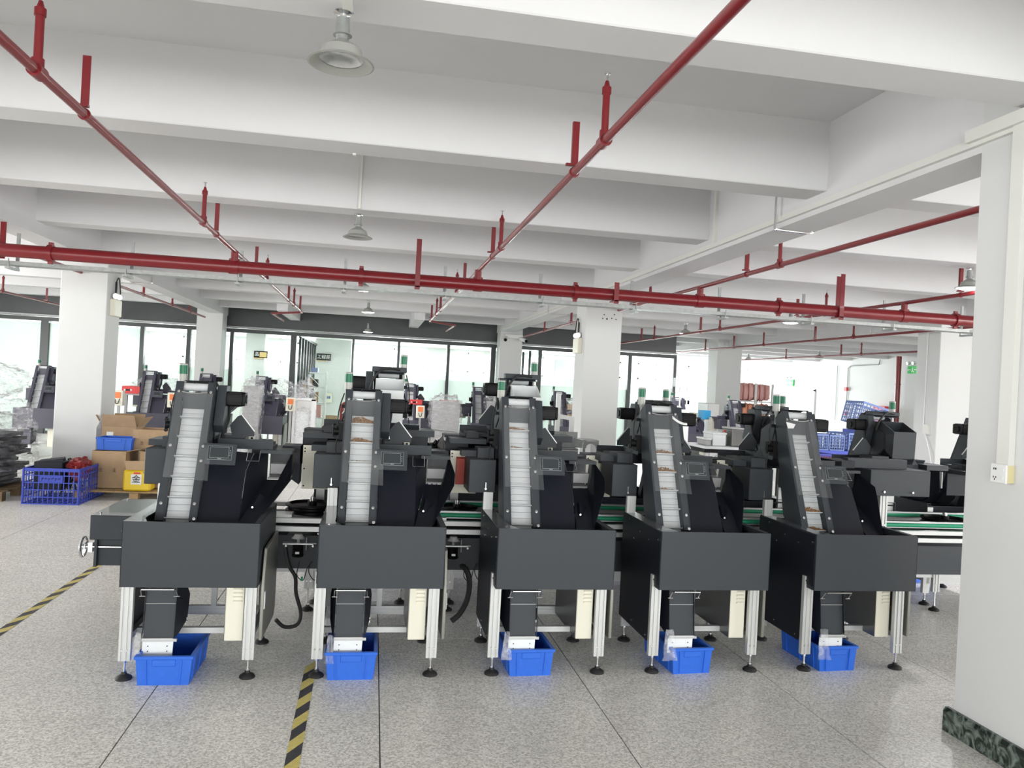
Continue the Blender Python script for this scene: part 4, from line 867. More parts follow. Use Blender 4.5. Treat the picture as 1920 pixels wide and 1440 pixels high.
# stickers on the clear covers
m = MB(); vs = []
for k in range(9):
    t = k/8; c = EP(.232+.095*t, 1.435-.04*t+.012*(t-.5)**2*4, -.010); vs += [c+ED*.011*(1-.3*t)+Vector((1.6505, 0, 0)), c-ED*.011*(1-.3*t)+Vector((1.6505, 0, 0))]
m.o = -vs[0]; m.add(vs, [(2*k, 2*k+1, 2*k+3, 2*k+2) for k in range(8)]); q = m.build('sticker', 'sticker'); q.location = vs[0]; tag(q, 'curled white sticker on the clear cover of the fourth machine', 'sticker'); q.modifiers.new('thick', 'SOLIDIFY').thickness = .0006
c = EP(.105, 1.425, -.010)+Vector((2.601, 0, 0)); m = MB(); m.plate([EP(.07, 1.45, -.010)+Vector((2.601, 0, 0))-c, EP(.135, 1.437, -.010)+Vector((2.601, 0, 0))-c, EP(.115, 1.41, -.010)+Vector((2.601, 0, 0))-c, EP(.075, 1.408, -.010)+Vector((2.601, 0, 0))-c], .0008); q = m.build('sticker', 'sticker'); q.location = c; tag(q, 'crumpled white sticker on the clear cover of the fifth machine', 'sticker')
# ================================================================== THINGS FURTHER BACK IN THE HALL
def px_box(u0, v0, u1, v1, Y): a, b = at(u0, v1, Y), at(u1, v0, Y); return a.x, b.x, a.z, b.z
def carton(x0, x1, y0, y1, z0, z1, label, m='cardboard', flaps=(1, 1, 1, 1), group=None, print_=None, lean=0):
    e = empty('cardboard_box', ((x0+x1)/2, (y0+y1)/2, z0), lean, label, 'box', group); o = (-(x0+x1)/2, -(y0+y1)/2, -z0); t = .006; w_, d_, h = x1-x0, y1-y0, z1-z0
    b = MB(o); b.box(x0, x1, y0, y1, z0, z0+t); b.box(x0, x1, y0, y0+t, z0, z1); b.box(x0, x1, y1-t, y1, z0, z1); b.box(x0, x0+t, y0+t, y1-t, z0, z1); b.box(x1-t, x1, y0+t, y1-t, z0, z1); b.build('shell', m, e)
    F = [((x0, y0, z1), (x1, y0, z1), (0, -1)), ((x0, y1, z1), (x1, y1, z1), (0, 1)), ((x0, y0, z1), (x0, y1, z1), (-1, 0)), ((x1, y0, z1), (x1, y1, z1), (1, 0))]
    for k, (p, q, n) in enumerate(F):
        if flaps[k] is None: continue
        L = .45*min(w_, d_); a = flaps[k]; p, q = Vector(p), Vector(q); v = Vector((n[0]*math.cos(a), n[1]*math.cos(a), math.sin(a)))*L
        MB(o).plate([p, q, q+v-(q-p)*.04, p+v+(q-p)*.04], t*.6).build('flap', m, e)
    if print_:
        b = MB(o); zc_, s = z0+h*print_[0], print_[1]
        for k in range(print_[2]):
            xx = x0+w_*(.28+.4*k/max(1, print_[2]-1))
            for r_ in range(3): b.box(xx-s/2, xx+s/2-.006*(r_ % 2), y0-.001, y0, zc_-s/2+r_*s/3, zc_-s/2+r_*s/3+s*.17)
            b.box(xx-s*.1, xx+s*.1, y0-.001, y0, zc_-s/2, zc_+s/2)
        b.build('printed_mark', 'cardboard_in', e)
    return e
def lattice(mb, a, b, h, nx, nz, t=.010, bw=.009):
    """one pierced side of a moulded crate between floor points a and b"""
    a, b = Vector(a), Vector(b); d = (b-a).normalized(); n = Vector((-d.y, d.x, 0)); L = (b-a).length; upz = Vector((0, 0, 1))
    for k in range(nx+1): p = a+d*L*k/nx; w_ = bw*2.6 if k in (0, nx) else bw; mb.obox(p+upz*h/2, d, n, upz, w_/2, t/2, h/2)
    for k in range(nz+1): z = h*k/nz; w_ = bw*4 if k == nz else bw*1.1; mb.obox((a+b)/2+upz*(z-(w_/2 if k == nz else 0)+(w_/2 if k == 0 else 0)), d, n, upz, L/2, t/2*1.1, w_/2)
def lattice_crate(x0, x1, y0, y1, h, m, label, z0=0, nx=11, nz=5, group=None, rz=0, rx=0, bw=.009):
    cx, cy_ = (x0+x1)/2, (y0+y1)/2; e = empty('lattice_crate', (cx, cy_, z0), rz, label, 'crate', group); e.rotation_euler.x = rx; o = (-cx, -cy_, 0)
    for p, q, k in (((x0, y0, 0), (x1, y0, 0), nx), ((x1, y0, 0), (x1, y1, 0), nx), ((x1, y1, 0), (x0, y1, 0), nx), ((x0, y1, 0), (x0, y0, 0), nx)):
        b = MB(o); lattice(b, p, q, h, k, nz, bw=bw); b.build('side', m, e)
    b = MB(o)
    for k in range(9): x = x0+(x1-x0)*k/8; b.box(x-.01, x+.01, y0, y1, .0, .012)
    for k in range(7): y = y0+(y1-y0)*k/6; b.box(x0, x1, y-.01, y+.01, .0, .012)
    b.build('base', m, e); return e
def pallet(x0, x1, y0, y1, label, m='wood'):
    e = empty('pallet', ((x0+x1)/2, (y0+y1)/2, 0), 0, label, 'pallet'); o = (-(x0+x1)/2, -(y0+y1)/2, 0)
    for k in range(3):
        for j in range(3): x = x0+.05+(x1-x0-.1)*k/2; y = y0+.05+(y1-y0-.1)*j/2; MB(o).box(x-.05, x+.05, y-.05, y+.05, 0, .085).build('block', m, e)
    for k in range(7): y = y0+.05+(y1-y0-.1)*k/6; MB(o).box(x0, x1, y-.045, y+.045, .087, .105).build('plank', m, e)
    return e
# ---- left clutter round the pillar with the emergency light
pallet(-5.5, -4.05, 9.62, 10.6, 'dark wooden pallet under the film wrapped stack', 'wood_dark')
ws = empty('wrapped_stack', (-4.85, 10.1, .107), 0, 'dark stack wrapped in shiny clear film on a pallet at the left edge', 'stack'); o = (4.85, -10.1, -.107)
rnd = random.Random(3)
for k in range(12):
    z = .115+k*.052; dx = rnd.uniform(-.05, .03); MB(o).box(-5.4+dx, -4.15+dx+rnd.uniform(-.12, .04), 9.68+rnd.uniform(-.03, .05), 10.5, z, z+.03+rnd.uniform(0, .015)).build('sheet', 'black_gloss' if k % 3 else 'paint_deep', ws)
b = MB(o); crumple(b, (-4.80, 10.12, .545), .80, .58, .425, 5, .10, 60, 36, .45, 3.0); b.build('film_wrap', 'wrap_dark', ws)
b = MB(); c = at(-8, 712, 13.6); crumple(b, c, .42, .5, .26, 9, .22, 60, 36, .9, 2.5); b.o = Vector(); q = b.build('film_bundle', 'wrap'); tag(q, 'bunched clear film on the machine at far left', 'plastic film')
b = MB(); c = at(28, 778, 13.2); crumple(b, c, .22, .3, .26, 11, .2, 40, 26, .9, 2.5); q = b.build('film_bundle', 'wrap'); tag(q, 'clear film bag beside the machine at far left, below the bunched film', 'plastic film')
q = lattice_crate(-3.79, -3.215, 9.5, 10.3, .405, 'blue_deep', 'big dark blue lattice crate on the open floor by the pillar', group=None)
b = MB((3.5, -9.9, 0)); b.box(-3.62, -3.38, 9.489, 9.494, .25, .325); b.build('label_plate', 'blue_deep', q)
b = MB((3.5, -9.9, 0))
for k in range(6): x = -3.60+k*.035; b.bar((x, 9.488, .27+.01*(k % 2)), (x+.018, 9.488, .305-.006*(k % 3)), .004, .003); b.bar((x-.004, 9.488, .292), (x+.022, 9.488, .290+.006*(k % 2)), .004, .003)
b.build('handwriting', 'black', q)
b = MB(); b.obox((-3.60, 9.78, .38), (1, .25, .15), (-.25, 1, 0), (-.15, 0, 1), .13, .12, .10); b.obox((-3.60, 9.78, .30), (1, 0, 0), (0, 1, 0), (0, 0, 1), .15, .13, .16); tag(b.build('black_casing', 'paint_deep', bev=.006), 'tilted black casing lying in the big lattice crate', 'part')
b = MB(); rnd = random.Random(5)
for k in range(9):
    p = Vector((-3.50+rnd.uniform(0, .18), 9.75+rnd.uniform(-.1, .25), .30+rnd.uniform(0, .08))); pts = [p+Vector((rnd.uniform(-.1, .1), rnd.uniform(-.1, .1), rnd.uniform(-.02, .12))) for _ in range(5)]; pts[0].z = .1; b.tube(pts, .009, 6, 4)
q = b.build('cable_tangle', 'rubber'); tag(q, 'tangle of black cables and fittings in the big lattice crate', 'cables', kind='stuff')
b = MB(); crumple(b, (-3.33, 9.82, .38), .11, .16, .12, 2, .3, 36, 22, .9, 4); tag(b.build('red_bag', 'dark_red'), 'crumpled dark red bag on top of the big lattice crate', 'bag')
pallet(-3.40, -2.1, 9.92, 11.0, 'wooden pallet carrying the stacked cardboard boxes')
GX = 'cardboard boxes stacked by the pillar'
carton(-3.29, -2.91, 10.1, 10.6, .107, .56, 'brown cardboard box standing on the pallet beneath the small blue crate', flaps=(None, None, None, .2), group=GX, print_=(.5, .05, 2))
crate('plastic_crate', .42, .34, .15, (-3.08, 10.36, .562), 0, 'small blue crate on top of a brown cardboard box by the pillar')
carton(-2.78, -2.36, 10.22, 10.7, .107, .555, 'pale open cardboard box behind the yellow pail', 'cardboard_light', (None, None, None, None), GX)
carton(-2.34, -2.12, 10.15, 10.6, .107, .555, 'narrow pale cardboard box half hidden by the handwheel machine', 'cardboard_light', (None, None, None, None), GX)
carton(-3.36, -2.95, 10.62, 10.98, .53, .82, 'open brown cardboard box with raised flaps and white label, topmost by the pillar', 'cardboard', (1.2, 1.1, 1.0, .9), GX)
carton(-2.90, -2.50, 10.30, 10.72, .56, .82, 'brown cardboard box with red print resting above the pale box', 'cardboard', (None, None, None, None), GX, (.35, .045, 3))
carton(-3.36, -2.95, 10.66, 10.96, .107, .527, 'cardboard box under the open flapped box', 'cardboard', (None,)*4, GX)
e = empty('yellow_pail', (-2.63, 10.02, .107), 0, 'yellow square pail with torn cardboard cover on the pallet', 'pail'); o = (2.63, -10.02, -.107)
b = MB(o); b.prism('z', [(-2.88, 9.93), (-2.57, 9.93), (-2.57, 10.17), (-2.88, 10.17)], .109, .36); b.build('pail_body', 'yellow_pail', e, bev=.02)
b = MB(o); b.plate([(-2.85, 9.925, .36), (-2.60, 9.925, .36), (-2.58, 9.96, .47), (-2.88, 9.97, .46)], .005); b.plate([(-2.65, 9.922, .36), (-2.60, 9.922, .36), (-2.62, 9.922, .30), (-2.66, 9.922, .33)], .004); b.build('cover', 'cardboard', e)
MB(o).box(-2.79, -2.67, 9.922, 9.928, .19, .31).build('label', 'paper', e); b = MB(o); b.box(-2.76, -2.69, 9.921, 9.927, .315, .335); b.build('label', 'red_sheet', e)
t = text('金', 'lettering', .10, (-2.73+2.63, 9.919-10.02, .25-.107), (PI/2, 0, 0), 'black', e)
b = MB(); b.plate([(-3.42, 10.60, .0), (-3.37, 10.64, .0), (-3.37, 10.64, .93), (-3.42, 10.60, .80)], .01); tag(b.build('grey_board', 'grey_box'), 'grey board leaning upright between pillar and open box', 'board')
b = MB(); b.box(-3.30, -3.22, 10.617, 10.6195, .70, .75); tag(b.build('paper_label', 'paper'), 'white paper label stuck on the open flapped box', 'label')
# ---- film, control boxes and red sheets among the far machines
def wrap_block(u0, v0, u1, v1, Y, dep, lab, seed, m='wrap', core=None):
    x0, x1, z0, z1 = px_box(u0, v0, u1, v1, Y); z0 = .021 if v1 >= 845 else z0; e = empty('wrapped_unit', ((x0+x1)/2, Y, max(z0-.02, 0)), 0, lab, 'wrapped unit', 'film wrapped units among the far machines'); o = (-(x0+x1)/2, -Y, -max(z0-.02, 0))
    b = MB(o); crumple(b, ((x0+x1)/2, Y, (z0+z1)/2), (x1-x0)/2*1.05, dep/2, (z1-z0)/2, seed, .10, 48, 34, .5, 3); b.build('film_wrap', m, e)
    if core: b = MB(o); b.box(x0+.05, x1-.05, Y-dep*.35, Y+dep*.35, max(z0-.02, 0), z1-.12); b.build('core', core, e)
    return e
wrap_block(448, 712, 496, 850, 14.6, .5, 'tall film wrapped unit left of the purple grey hopper', 3, core='grey_box')
wrap_block(800, 742, 866, 850, 15.4, .6, 'wide film wrapped unit between the two far hoppers in the hall middle', 4, core='grey_box')
wrap_block(425, 800, 470, 850, 14.2, .4, 'low film wrapped unit behind the motor of the first machine', 6, core='white_plate')
wrap_block(905, 742, 935, 790, 15.6, .4, 'small film wrapped bundle right of the far purple hopper', 7, 'wrap_thin', core='grey_box')
wrap_block(1052, 748, 1086, 850, 15.9, .5, 'film wrapped unit left of the holed pillar', 8, core='cardboard_light')
def cone_film(u, v, Y, r, h, lab, seed):
    c = at(u, v, Y); b = MB(); crumple(b, c, r, r*.8, h, seed, .25, 40, 26, 1.0, 2.5); tag(b.build('film_sheet', 'wrap_thin'), lab, 'plastic film', 'loose film sheets over the far machines')
cone_film(528, 738, 15.4, .36, .26, 'loose film sheet right of the far conveyor by the white shelf', 4); cone_film(570, 745, 15.0, .22, .32, 'film ball beside the white shelf', 5); cone_film(305, 722, 15.2, .5, .14, 'loose film sheet behind the first machine light tower', 6); cone_film(1320, 745, 20, .9, .25, 'film draped over the boxes before the far windows', 8)
def control_box(u, v, Y, lab):
    c = at(u, v, Y); e = empty('switch_box', (c.x, Y, c.z-.13), 0, lab, 'control box', 'cream switch boxes with orange windows'); o = (-c.x, -Y, -(c.z-.13))
    MB(o).box(c.x-.08, c.x+.08, Y-.05, Y+.06, c.z-.13, c.z+.11).build('box_body', 'cream', e, bev=.006); MB(o).box(c.x-.045, c.x+.05, Y-.056, Y-.05, c.z-.01, c.z+.085).build('window', 'orange', e)
    b = MB(o); b.tube([(c.x-.03, Y-.05, c.z-.03), (c.x-.02, Y-.07, c.z-.09), (c.x+.02, Y-.07, c.z-.09), (c.x+.03, Y-.05, c.z-.02)], .006, 6, 4); b.build('wire', 'black', e); b = MB(o); b.box(c.x-.02, c.x+.02, Y+.02, Y+.05, .0, c.z-.13); b.build('stand', 'grey_box', e)
control_box(545, 757, 14.5, 'cream switch box with orange window left of the white shelf'); control_box(788, 771, 15.2, 'cream switch box with orange window by the second machine motor'); control_box(919, 777, 15.1, 'cream switch box with orange window right of the far purple hopper'); control_box(222, 745, 13.4, 'cream switch box with orange window just right of the emergency light pillar'); control_box(325, 749, 13.4, 'cream switch box with orange window behind the first front machine')
def sheet(u0, v0, u1, v1, Y, lab):
    x0, x1, z0, z1 = px_box(u0, v0, u1, v1, Y); e = empty('red_carton', ((x0+x1)/2, Y, z0), 0, lab, 'carton', 'flat red cartons on the far machines'); o = (-(x0+x1)/2, -Y, -z0); MB(o).box(x0, x1, Y, Y+.4, z0, z1).build('carton_body', 'red_sheet', e)
    b = MB(o)
    for k in range(4): xx = x0+(x1-x0)*(.12+.09*k); b.box(xx, xx+.05, Y-.003, Y, z0+(z1-z0)*.35, z0+(z1-z0)*.6)
    b.build('print', 'paper', e)
    b = MB(o); b.box(x0, x1, Y+.02, Y+.38, z0-.03, z0-.002); 
    for xx in (x0+.03, x1-.03): b.box(xx-.02, xx+.02, Y+.15, Y+.2, -z0+z0, z0-.03)
    b.build('stand', 'grey_box', e)
sheet(228, 725, 262, 737, 14.6, 'flat red carton lying left of the far conveyor by the boxes'); sheet(768, 750, 792, 758, 15.7, 'flat red carton right of the second machine motor'); sheet(826, 752, 860, 760, 15.9, 'flat red carton in the hall middle behind the film')
# white electrical cabinet wrapped in film
x0, x1, z0, z1 = px_box(547, 752, 590, 846, 14.6); e = empty('electrical_cabinet', ((x0+x1)/2, 14.8, 0), 0, 'white electrical cabinet in film right of the purple grey hopper', 'cabinet'); o = (-(x0+x1)/2, -14.8, 0)
MB(o).box(x0, x1, 14.6, 15.1, .05, z1).build('cabinet_body', 'white_paint', e, bev=.01); MB(o).box(x0+.05, x1-.09, 14.585, 14.6, .12, z1-.2).build('cabinet_door', 'white_plate', e)
for z in (.25, .62): MB(o).box(x1-.15, x1-.11, 14.57, 14.588, z-.02, z+.02).build('latch', 'black', e)
b = MB(o); b.box(x1-.05, x1+.02, 14.56, 14.62, 0.0, z1+.03); b.box(x0-.02, x0+.02, 14.56, 14.62, 0, z1+.03); b.box(x0-.02, x1+.02, 14.56, 14.62, z1-.0, z1+.04); b.build('cabinet_frame', 'white_paint', e)
b = MB(o); crumple(b, ((x0+x1)/2, 14.85, .72), (x1-x0)/2+.02, .30, .30, 4, .1, 40, 26, .4, 6); b.build('film_wrap', 'wrap_thin', e)
# ---- items behind the glass near the corridor
SY = 20.6
def P(u, v, Y=SY): return at(u, v, Y)
sx0, sx1 = P(575, 800).x, P(606, 800).x; sh = empty('storage_rack', ((sx0+sx1)/2, SY+.2, 0), 0, 'white steel shelf rack crowded with boxes before the sign wall', 'shelf'); o = (-(sx0+sx1)/2, -SY-.2, 0)
for x in (sx0, sx1):
    for y in (SY, SY+.4): MB(o).box(x-.02, x+.02, y-.02, y+.02, 0, 1.72 if x == sx1 else 1.62).build('post', 'white_paint', sh)
for z in (.12, .5, .88, 1.28, 1.66): MB(o).box(sx0, sx1, SY, SY+.4, z-.02, z+.02).build('shelf_board', 'white_paint', sh)
b = MB(o); b.bar((sx0, SY, 1.3), (sx1, SY, .88), .02, .02); b.bar((sx0, SY, 1.6), (sx1-.1, SY, 1.3), .02, .02); b.build('brace', 'white_paint', sh)
b = MB(o); b.box(sx0-.15, sx0+.1, SY-.35, SY-.05, 0, 1.02); b.build('low_unit', 'white_paint', sh)
def small(name, u0, v0, u1, v1, Y, d, m, lab, cat, group=None, z0=None, bev=.0):
    x0, x1, a, b_ = px_box(u0, v0, u1, v1, Y); a = a if z0 is None else z0
    return tag(MB().box(x0, x1, Y, Y+d, a, b_).build(name, m, bev=bev), lab, cat, group)
GS = 'items on the white steel shelf'
small('storage_box', 586, 711, 597, 720, SY+.03, .25, 'black', 'black box high on the white steel shelf', 'box', GS, 1.302); small('storage_box', 578, 708, 586, 716, SY+.03, .2, 'cardboard', 'little brown box high on the white steel shelf', 'box', GS, 1.302)
small('storage_box', 584, 690, 596, 696, SY+.03, .25, 'blue_pale', 'pale blue folder on the very top of the white steel shelf', 'folder', GS, 1.682); small('storage_box', 588, 735, 597, 748, SY+.03, .25, 'cardboard', 'brown box in the middle of the white steel shelf', 'box', GS, .902); small('storage_box', 578, 740, 585, 750, SY+.03, .25, 'black', 'dark box in the middle of the white steel shelf', 'box', GS, .902)
small('storage_box', 591, 760, 602, 772, SY+.03, .25, 'pink_bag', 'pink parcel low on the white steel shelf', 'parcel', GS, .522); small('storage_box', 580, 785, 590, 798, SY+.03, .25, 'black', 'black reel low on the white steel shelf', 'reel', GS, .142); small('storage_box', 565, 718, 573, 727, SY-.3, .2, 'wood', 'olive box on the low unit beside the white steel shelf', 'box', GS, 1.022)
x0, x1, z0, z1 = px_box(603, 781, 632, 806, 21.4); carton(x0, x1, 21.4, 21.9, .002, z1, 'brown carton on the bright floor by the sign wall', 'cardboard', (None,)*4)
c = floor_at(631, 812); crate('plastic_crate', .42, .3, .16, (c.x, 22.0, 0), 0, 'small blue crate on the bright floor by the sign wall')
b = MB(); crumple(b, (c.x, 22.0, .22), .14, .12, .10, 3, .2, 24, 16, .9, 4); tag(b.build('grey_part', 'grey_box'), 'grey and orange part lying in the small crate by the sign wall', 'part')
b = MB(); p = [at(657, 757, 21.8), at(648, 757, 21.8), at(642, 762, 21.8), at(641, 775, 21.8), at(639, 803, 21.8)]; p[-1].z = 0; b.tube(p, .06, 10, 4); tag(b.build('bent_pipe', 'dark_red'), 'dark red bent pipe rising beside the sign wall', 'pipe')
x0, x1, z0, z1 = px_box(606, 737, 623, 755, 24.45); e = empty('distribution_panel', ((x0+x1)/2, 24.48, z0), 0, 'cream electrical distribution panel on the sign wall', 'panel'); o = (-(x0+x1)/2, -24.48, -z0)
MB(o).box(x0, x1, 24.42, 24.5, z0, z1).build('panel_body', 'cream', e, bev=.02)
for k in range(3): xx = x0+(x1-x0)*(.25+.2*k); MB(o).box(xx, xx+.035, 24.41, 24.42, z0+(z1-z0)*.42, z0+(z1-z0)*.68).build('breaker', 'blue_pale', e)
def sign(u0, v0, u1, v1, Y, words, lab, half=False):
    x0, x1, z0, z1 = px_box(u0, v0, u1, v1, Y); e = empty('department_sign', ((x0+x1)/2, Y, (z0+z1)/2), 0, lab, 'sign'); o = (-(x0+x1)/2, -Y, -(z0+z1)/2)
    MB(o).box(x0, x1, Y-.03, Y-.005, z0+(z1-z0)*.12, z1).build('board', 'sign_black', e); MB(o).box(x0, x0+(x1-x0)*.7, Y-.032, Y-.005, z0, z0+(z1-z0)*.1).build('gold_strip', 'gold', e)
    if half: MB(o).box(x0+(x1-x0)*.42, x1-.02, Y-.034, Y-.03, z0+(z1-z0)*.2, z1-.03).build('gold_panel', 'gold', e)
    text(words, 'lettering', (z1-z0)*.56, ((x1-x0)*(-.28 if half else 0), -.034, (z1-z0)*.06), (PI/2, 0, 0), 'paper', e)
sign(593, 664, 621, 677, 24.48, '工程部', 'black department sign with white characters on the sign wall'); sign(476, 659, 502, 672, 22.98, '品', 'black and gold sign on the pillar inside the glass office', True)
# plant and whiteboard drawings inside the office
e = empty('potted_plant', (at(225, 690, 20.5).x, 20.5, 0), 0, 'green potted plant inside the glass office right of the emergency light pillar', 'plant'); o = (0, 0, 0)
b = MB(); b.lathe((0, 0, 0), [(0, 0), (.14, 0), (.18, .3), (.16, .3), (0, .28)], 16); b.build('pot', 'white_paint', e); b = MB(); b.cyl((0, 0, .28), (0, 0, 1.5), .02, 8); b.build('stem', 'wood_dark', e)
rnd = random.Random(8); lm = None
for k in range(26):
    if lm is None: b = MB(); b.plate([(0, 0, 0), (.05, .09, .03), (0, .24, 0), (-.05, .09, .03)], .003); lf = b.build('leaf', 'leaf', e); lm = lf.data
    else: lf = bpy.data.objects.new('leaf', lm); C.objects.link(lf); lf.parent = e
    lf.location = (rnd.uniform(-.1, .1), rnd.uniform(-.1, .1), rnd.uniform(1.35, 1.95)); lf.rotation_euler = (rnd.uniform(-.4, .9), 0, rnd.uniform(0, 6.3))
# ---- workbench with steel parts between third and fourth machines
e = empty('steel_bench', (1.95, 7.6, 0), 0, 'aluminium bench with steel parts seen between third and fourth machines', 'bench'); o = (-1.95, -7.6, 0)
x0, x1 = at(1034, 845, 7.4).x, at(1084, 845, 7.4).x; zt = at(1050, 842, 7.4).z
MB(o).box(x0-.3, x1, 7.4, 7.44, zt-.06, zt).build('front_beam', 'alu', e); MB(o).box(x0-.3, x1, 7.4, 8.2, zt-.005, zt+.01).build('bench_top', 'galvanised', e)
for x in (x0-.28, x1-.02):
    for y in (7.42, 8.16): MB(o).box(x-.025, x+.025, y-.025, y+.025, 0, zt-.06).build('leg', 'alu', e)
b = MB(); x0, x1, z0, z1 = px_box(1092, 826, 1123, 856, 6.9); n = 28; cx, cz, r = (x0+x1)/2, (z0+z1)/2-.01, .052; ring = [(cx+r*math.cos(2*PI*k/n), cz+r*math.sin(2*PI*k/n)) for k in range(n)]
out = []
for k in range(n):
    a = 2*PI*k/n; s = max(abs(math.cos(a))/((x1-x0)/2), abs(math.sin(a))/((z1-z0)/2)); out.append((cx+math.cos(a)/s, cz+math.sin(a)/s))
vs = [(x, 6.9, z) for x, z in ring]+[(x, 6.9, z) for x, z in out]+[(x, 6.91, z) for x, z in ring]+[(x, 6.91, z) for x, z in out]
b.add(vs, [(k, (k+1) % n, n+(k+1) % n, n+k) for k in range(n)]+[(2*n+k, 2*n+(k+1) % n, 3*n+(k+1) % n, 3*n+k) for k in range(n)]+[(k, (k+1) % n, 2*n+(k+1) % n, 2*n+k) for k in range(n)]+[(n+k, n+(k+1) % n, 3*n+(k+1) % n, 3*n+k) for k in range(n)])
b.box(x0, x1, 6.9, 7.15, z1-.004, z1); b.box(x1-.004, x1, 6.9, 7.15, 0, z1); b.box(x0, x1, 6.9, 7.15, 0, z0)
tag(b.build('holed_bracket', 'alu_dull'), 'steel bracket with a round hole right of the aluminium bench', 'bracket')
q = at(1065, 840, 7.6); b = MB(); b.box(q.x-.14, q.x+.16, 7.5, 7.8, zt+.012, zt+.03); b.box(q.x-.14, q.x+.16, 7.5, 7.51, zt+.03, zt+.10); b.box(q.x-.16, q.x+.14, 7.78, 7.8, zt+.03, zt+.15); b.bar((q.x-.08, 7.52, zt+.04), (q.x-.02, 7.7, zt+.14), .03, .02); tag(b.build('steel_tray', 'galvanised'), 'galvanised steel tray lying on the aluminium bench', 'tray')
e = empty('aluminium_stand', (at(1065, 800, 9).x, 9, 0), 0, 'white aluminium profile frame standing left of the holed pillar', 'frame'); ex = at(1065, 800, 9).x; o = (-ex, -9, 0)
xa, xb = at(1047, 770, 9).x, at(1073, 790, 9).x; za, zb_ = at(1047, 738, 9).z, at(1073, 782, 9).z
b = MB(o); b.box(xa-.025, xa+.025, 9, 9.05, 0, za); b.build('post', 'alu', e); b = MB(o); b.box(xb-.025, xb+.025, 9, 9.05, 0, zb_); b.build('post', 'alu', e); b = MB(o); b.bar((xa, 9.02, at(1047, 780, 9).z), (xb+.02, 9.02, zb_-.02), .05, .06); b.build('beam', 'alu', e)
# ---- black film heap and blue tub in the middle
lattice_crate(at(800, 850, 7.2).x, at(872, 850, 7.2).x, 7.0, 7.5, .84, 'blue_deep', 'tall blue lattice crate under the black film heap', nx=8, nz=8)
b = MB(); c = at(832, 824, 7.25); crumple(b, (c.x, 7.25, .93), .24, .26, .11, 6, .35, 60, 34, .9, 6); tag(b.build('black_film_heap', 'black_gloss'), 'crumpled black film heap between second and third machines', 'plastic film')
b = MB(); a, c = at(777, 803, 7.3), at(866, 811, 7.3); b.bar(a, c, .02, .012, (0, 1, 0)); b.box(a.x+.02, a.x+.035, 7.29, 7.31, 0, a.z-.006); b.box(c.x-.035, c.x-.02, 7.29, 7.31, 0, c.z-.006); tag(b.build('aluminium_bar', 'alu'), 'thin pale aluminium bar above the black film heap', 'bar')
# ---- right background: worktable, bag rack, boxes, pale lattice crates
ty = 9.2; tx0, tx1 = at(1322, 850, ty).x, at(1408, 850, ty).x; tz = at(1350, 838, ty).z
e = empty('work_table', ((tx0+tx1)/2, ty, 0), 0, 'work table with tools behind the fourth machine panel', 'table'); o = (-(tx0+tx1)/2, -ty, 0)
MB(o).box(tx0, tx1, ty, ty+.7, tz-.03, tz).build('table_top', 'white_plate', e); MB(o).box(tx0, tx1, ty+.02, ty+.68, tz-.08, tz-.03).build('table_frame', 'black', e)
for x in (tx0+.04, tx1-.04):
    for y in (ty+.05, ty+.65): MB(o).box(x-.025, x+.025, y-.025, y+.025, 0, tz-.08).build('leg', 'alu', e)
GT = 'items on the work table'
for u0, v0, u1, v1, m, lab, cat in ((1324, 822, 1334, 838, 'grey_box', 'dark grey box at the left end of the work table', 'box'), (1336, 812, 1362, 838, 'white_plate', 'clear and white case in the middle of the work table', 'case'), (1372, 803, 1398, 838, 'cabinet_grey', 'open grey box on the right of the work table', 'box'), (1364, 808, 1371, 838, 'white_paint', 'white bottle on the work table', 'bottle')):
    x0, x1, z0, z1 = px_box(u0, v0, u1, v1, ty+.15); e2 = empty('table_item', ((x0+x1)/2, ty+.3, tz+.002), 0, lab, cat, GT); o2 = (-(x0+x1)/2, -ty-.3, -tz-.002)
    if cat == 'bottle': b = MB(o2); b.lathe(((x0+x1)/2, ty+.3, tz+.002), [(0, 0), (.03, 0), (.03, .12), (.012, .15), (.012, .17), (0, .17)], 16); b.build('body', m, e2); b = MB(o2); b.cyl(((x0+x1)/2, ty+.3, tz+.172), ((x0+x1)/2, ty+.3, tz+.2), .014, 10); b.build('cap', 'red_sheet', e2)
    else: b = MB(o2); b.box(x0, x1, ty+.15, ty+.45, tz+.002, z1-.02); b.build('body', m, e2, bev=.008); b = MB(o2); b.box(x0-.005, x1+.005, ty+.145, ty+.455, z1-.02, z1); b.build('lid', 'white_plate' if m != 'cabinet_grey' else 'grey_box', e2)
ry = 20.0; rx0, rx1 = at(1384, 760, ry).x, at(1447, 760, ry).x
e = empty('bag_rack', ((rx0+rx1)/2, ry+.3, 0), 0, 'white steel rack loaded with orange and pink bags before the far windows', 'shelf'); o = (-(rx0+rx1)/2, -ry-.3, 0)
for x in (rx0, (rx0+rx1)/2, rx1):
    for y in (ry, ry+.6): MB(o).box(x-.025, x+.025, y-.025, y+.025, 0, 2.0).build('post', 'white_paint', e)
lv = [at(1415, v, ry).z for v in (822, 789, 752)]
for z in lv: MB(o).box(rx0, rx1, ry, ry+.6, z-.04, z).build('shelf_board', 'white_paint', e)
b = MB(o); b.bar(((rx0+rx1)/2, ry-.01, lv[2]), (rx1, ry-.01, lv[1]-.1), .02, .03); b.build('brace', 'white_paint', e)
rnd = random.Random(4)
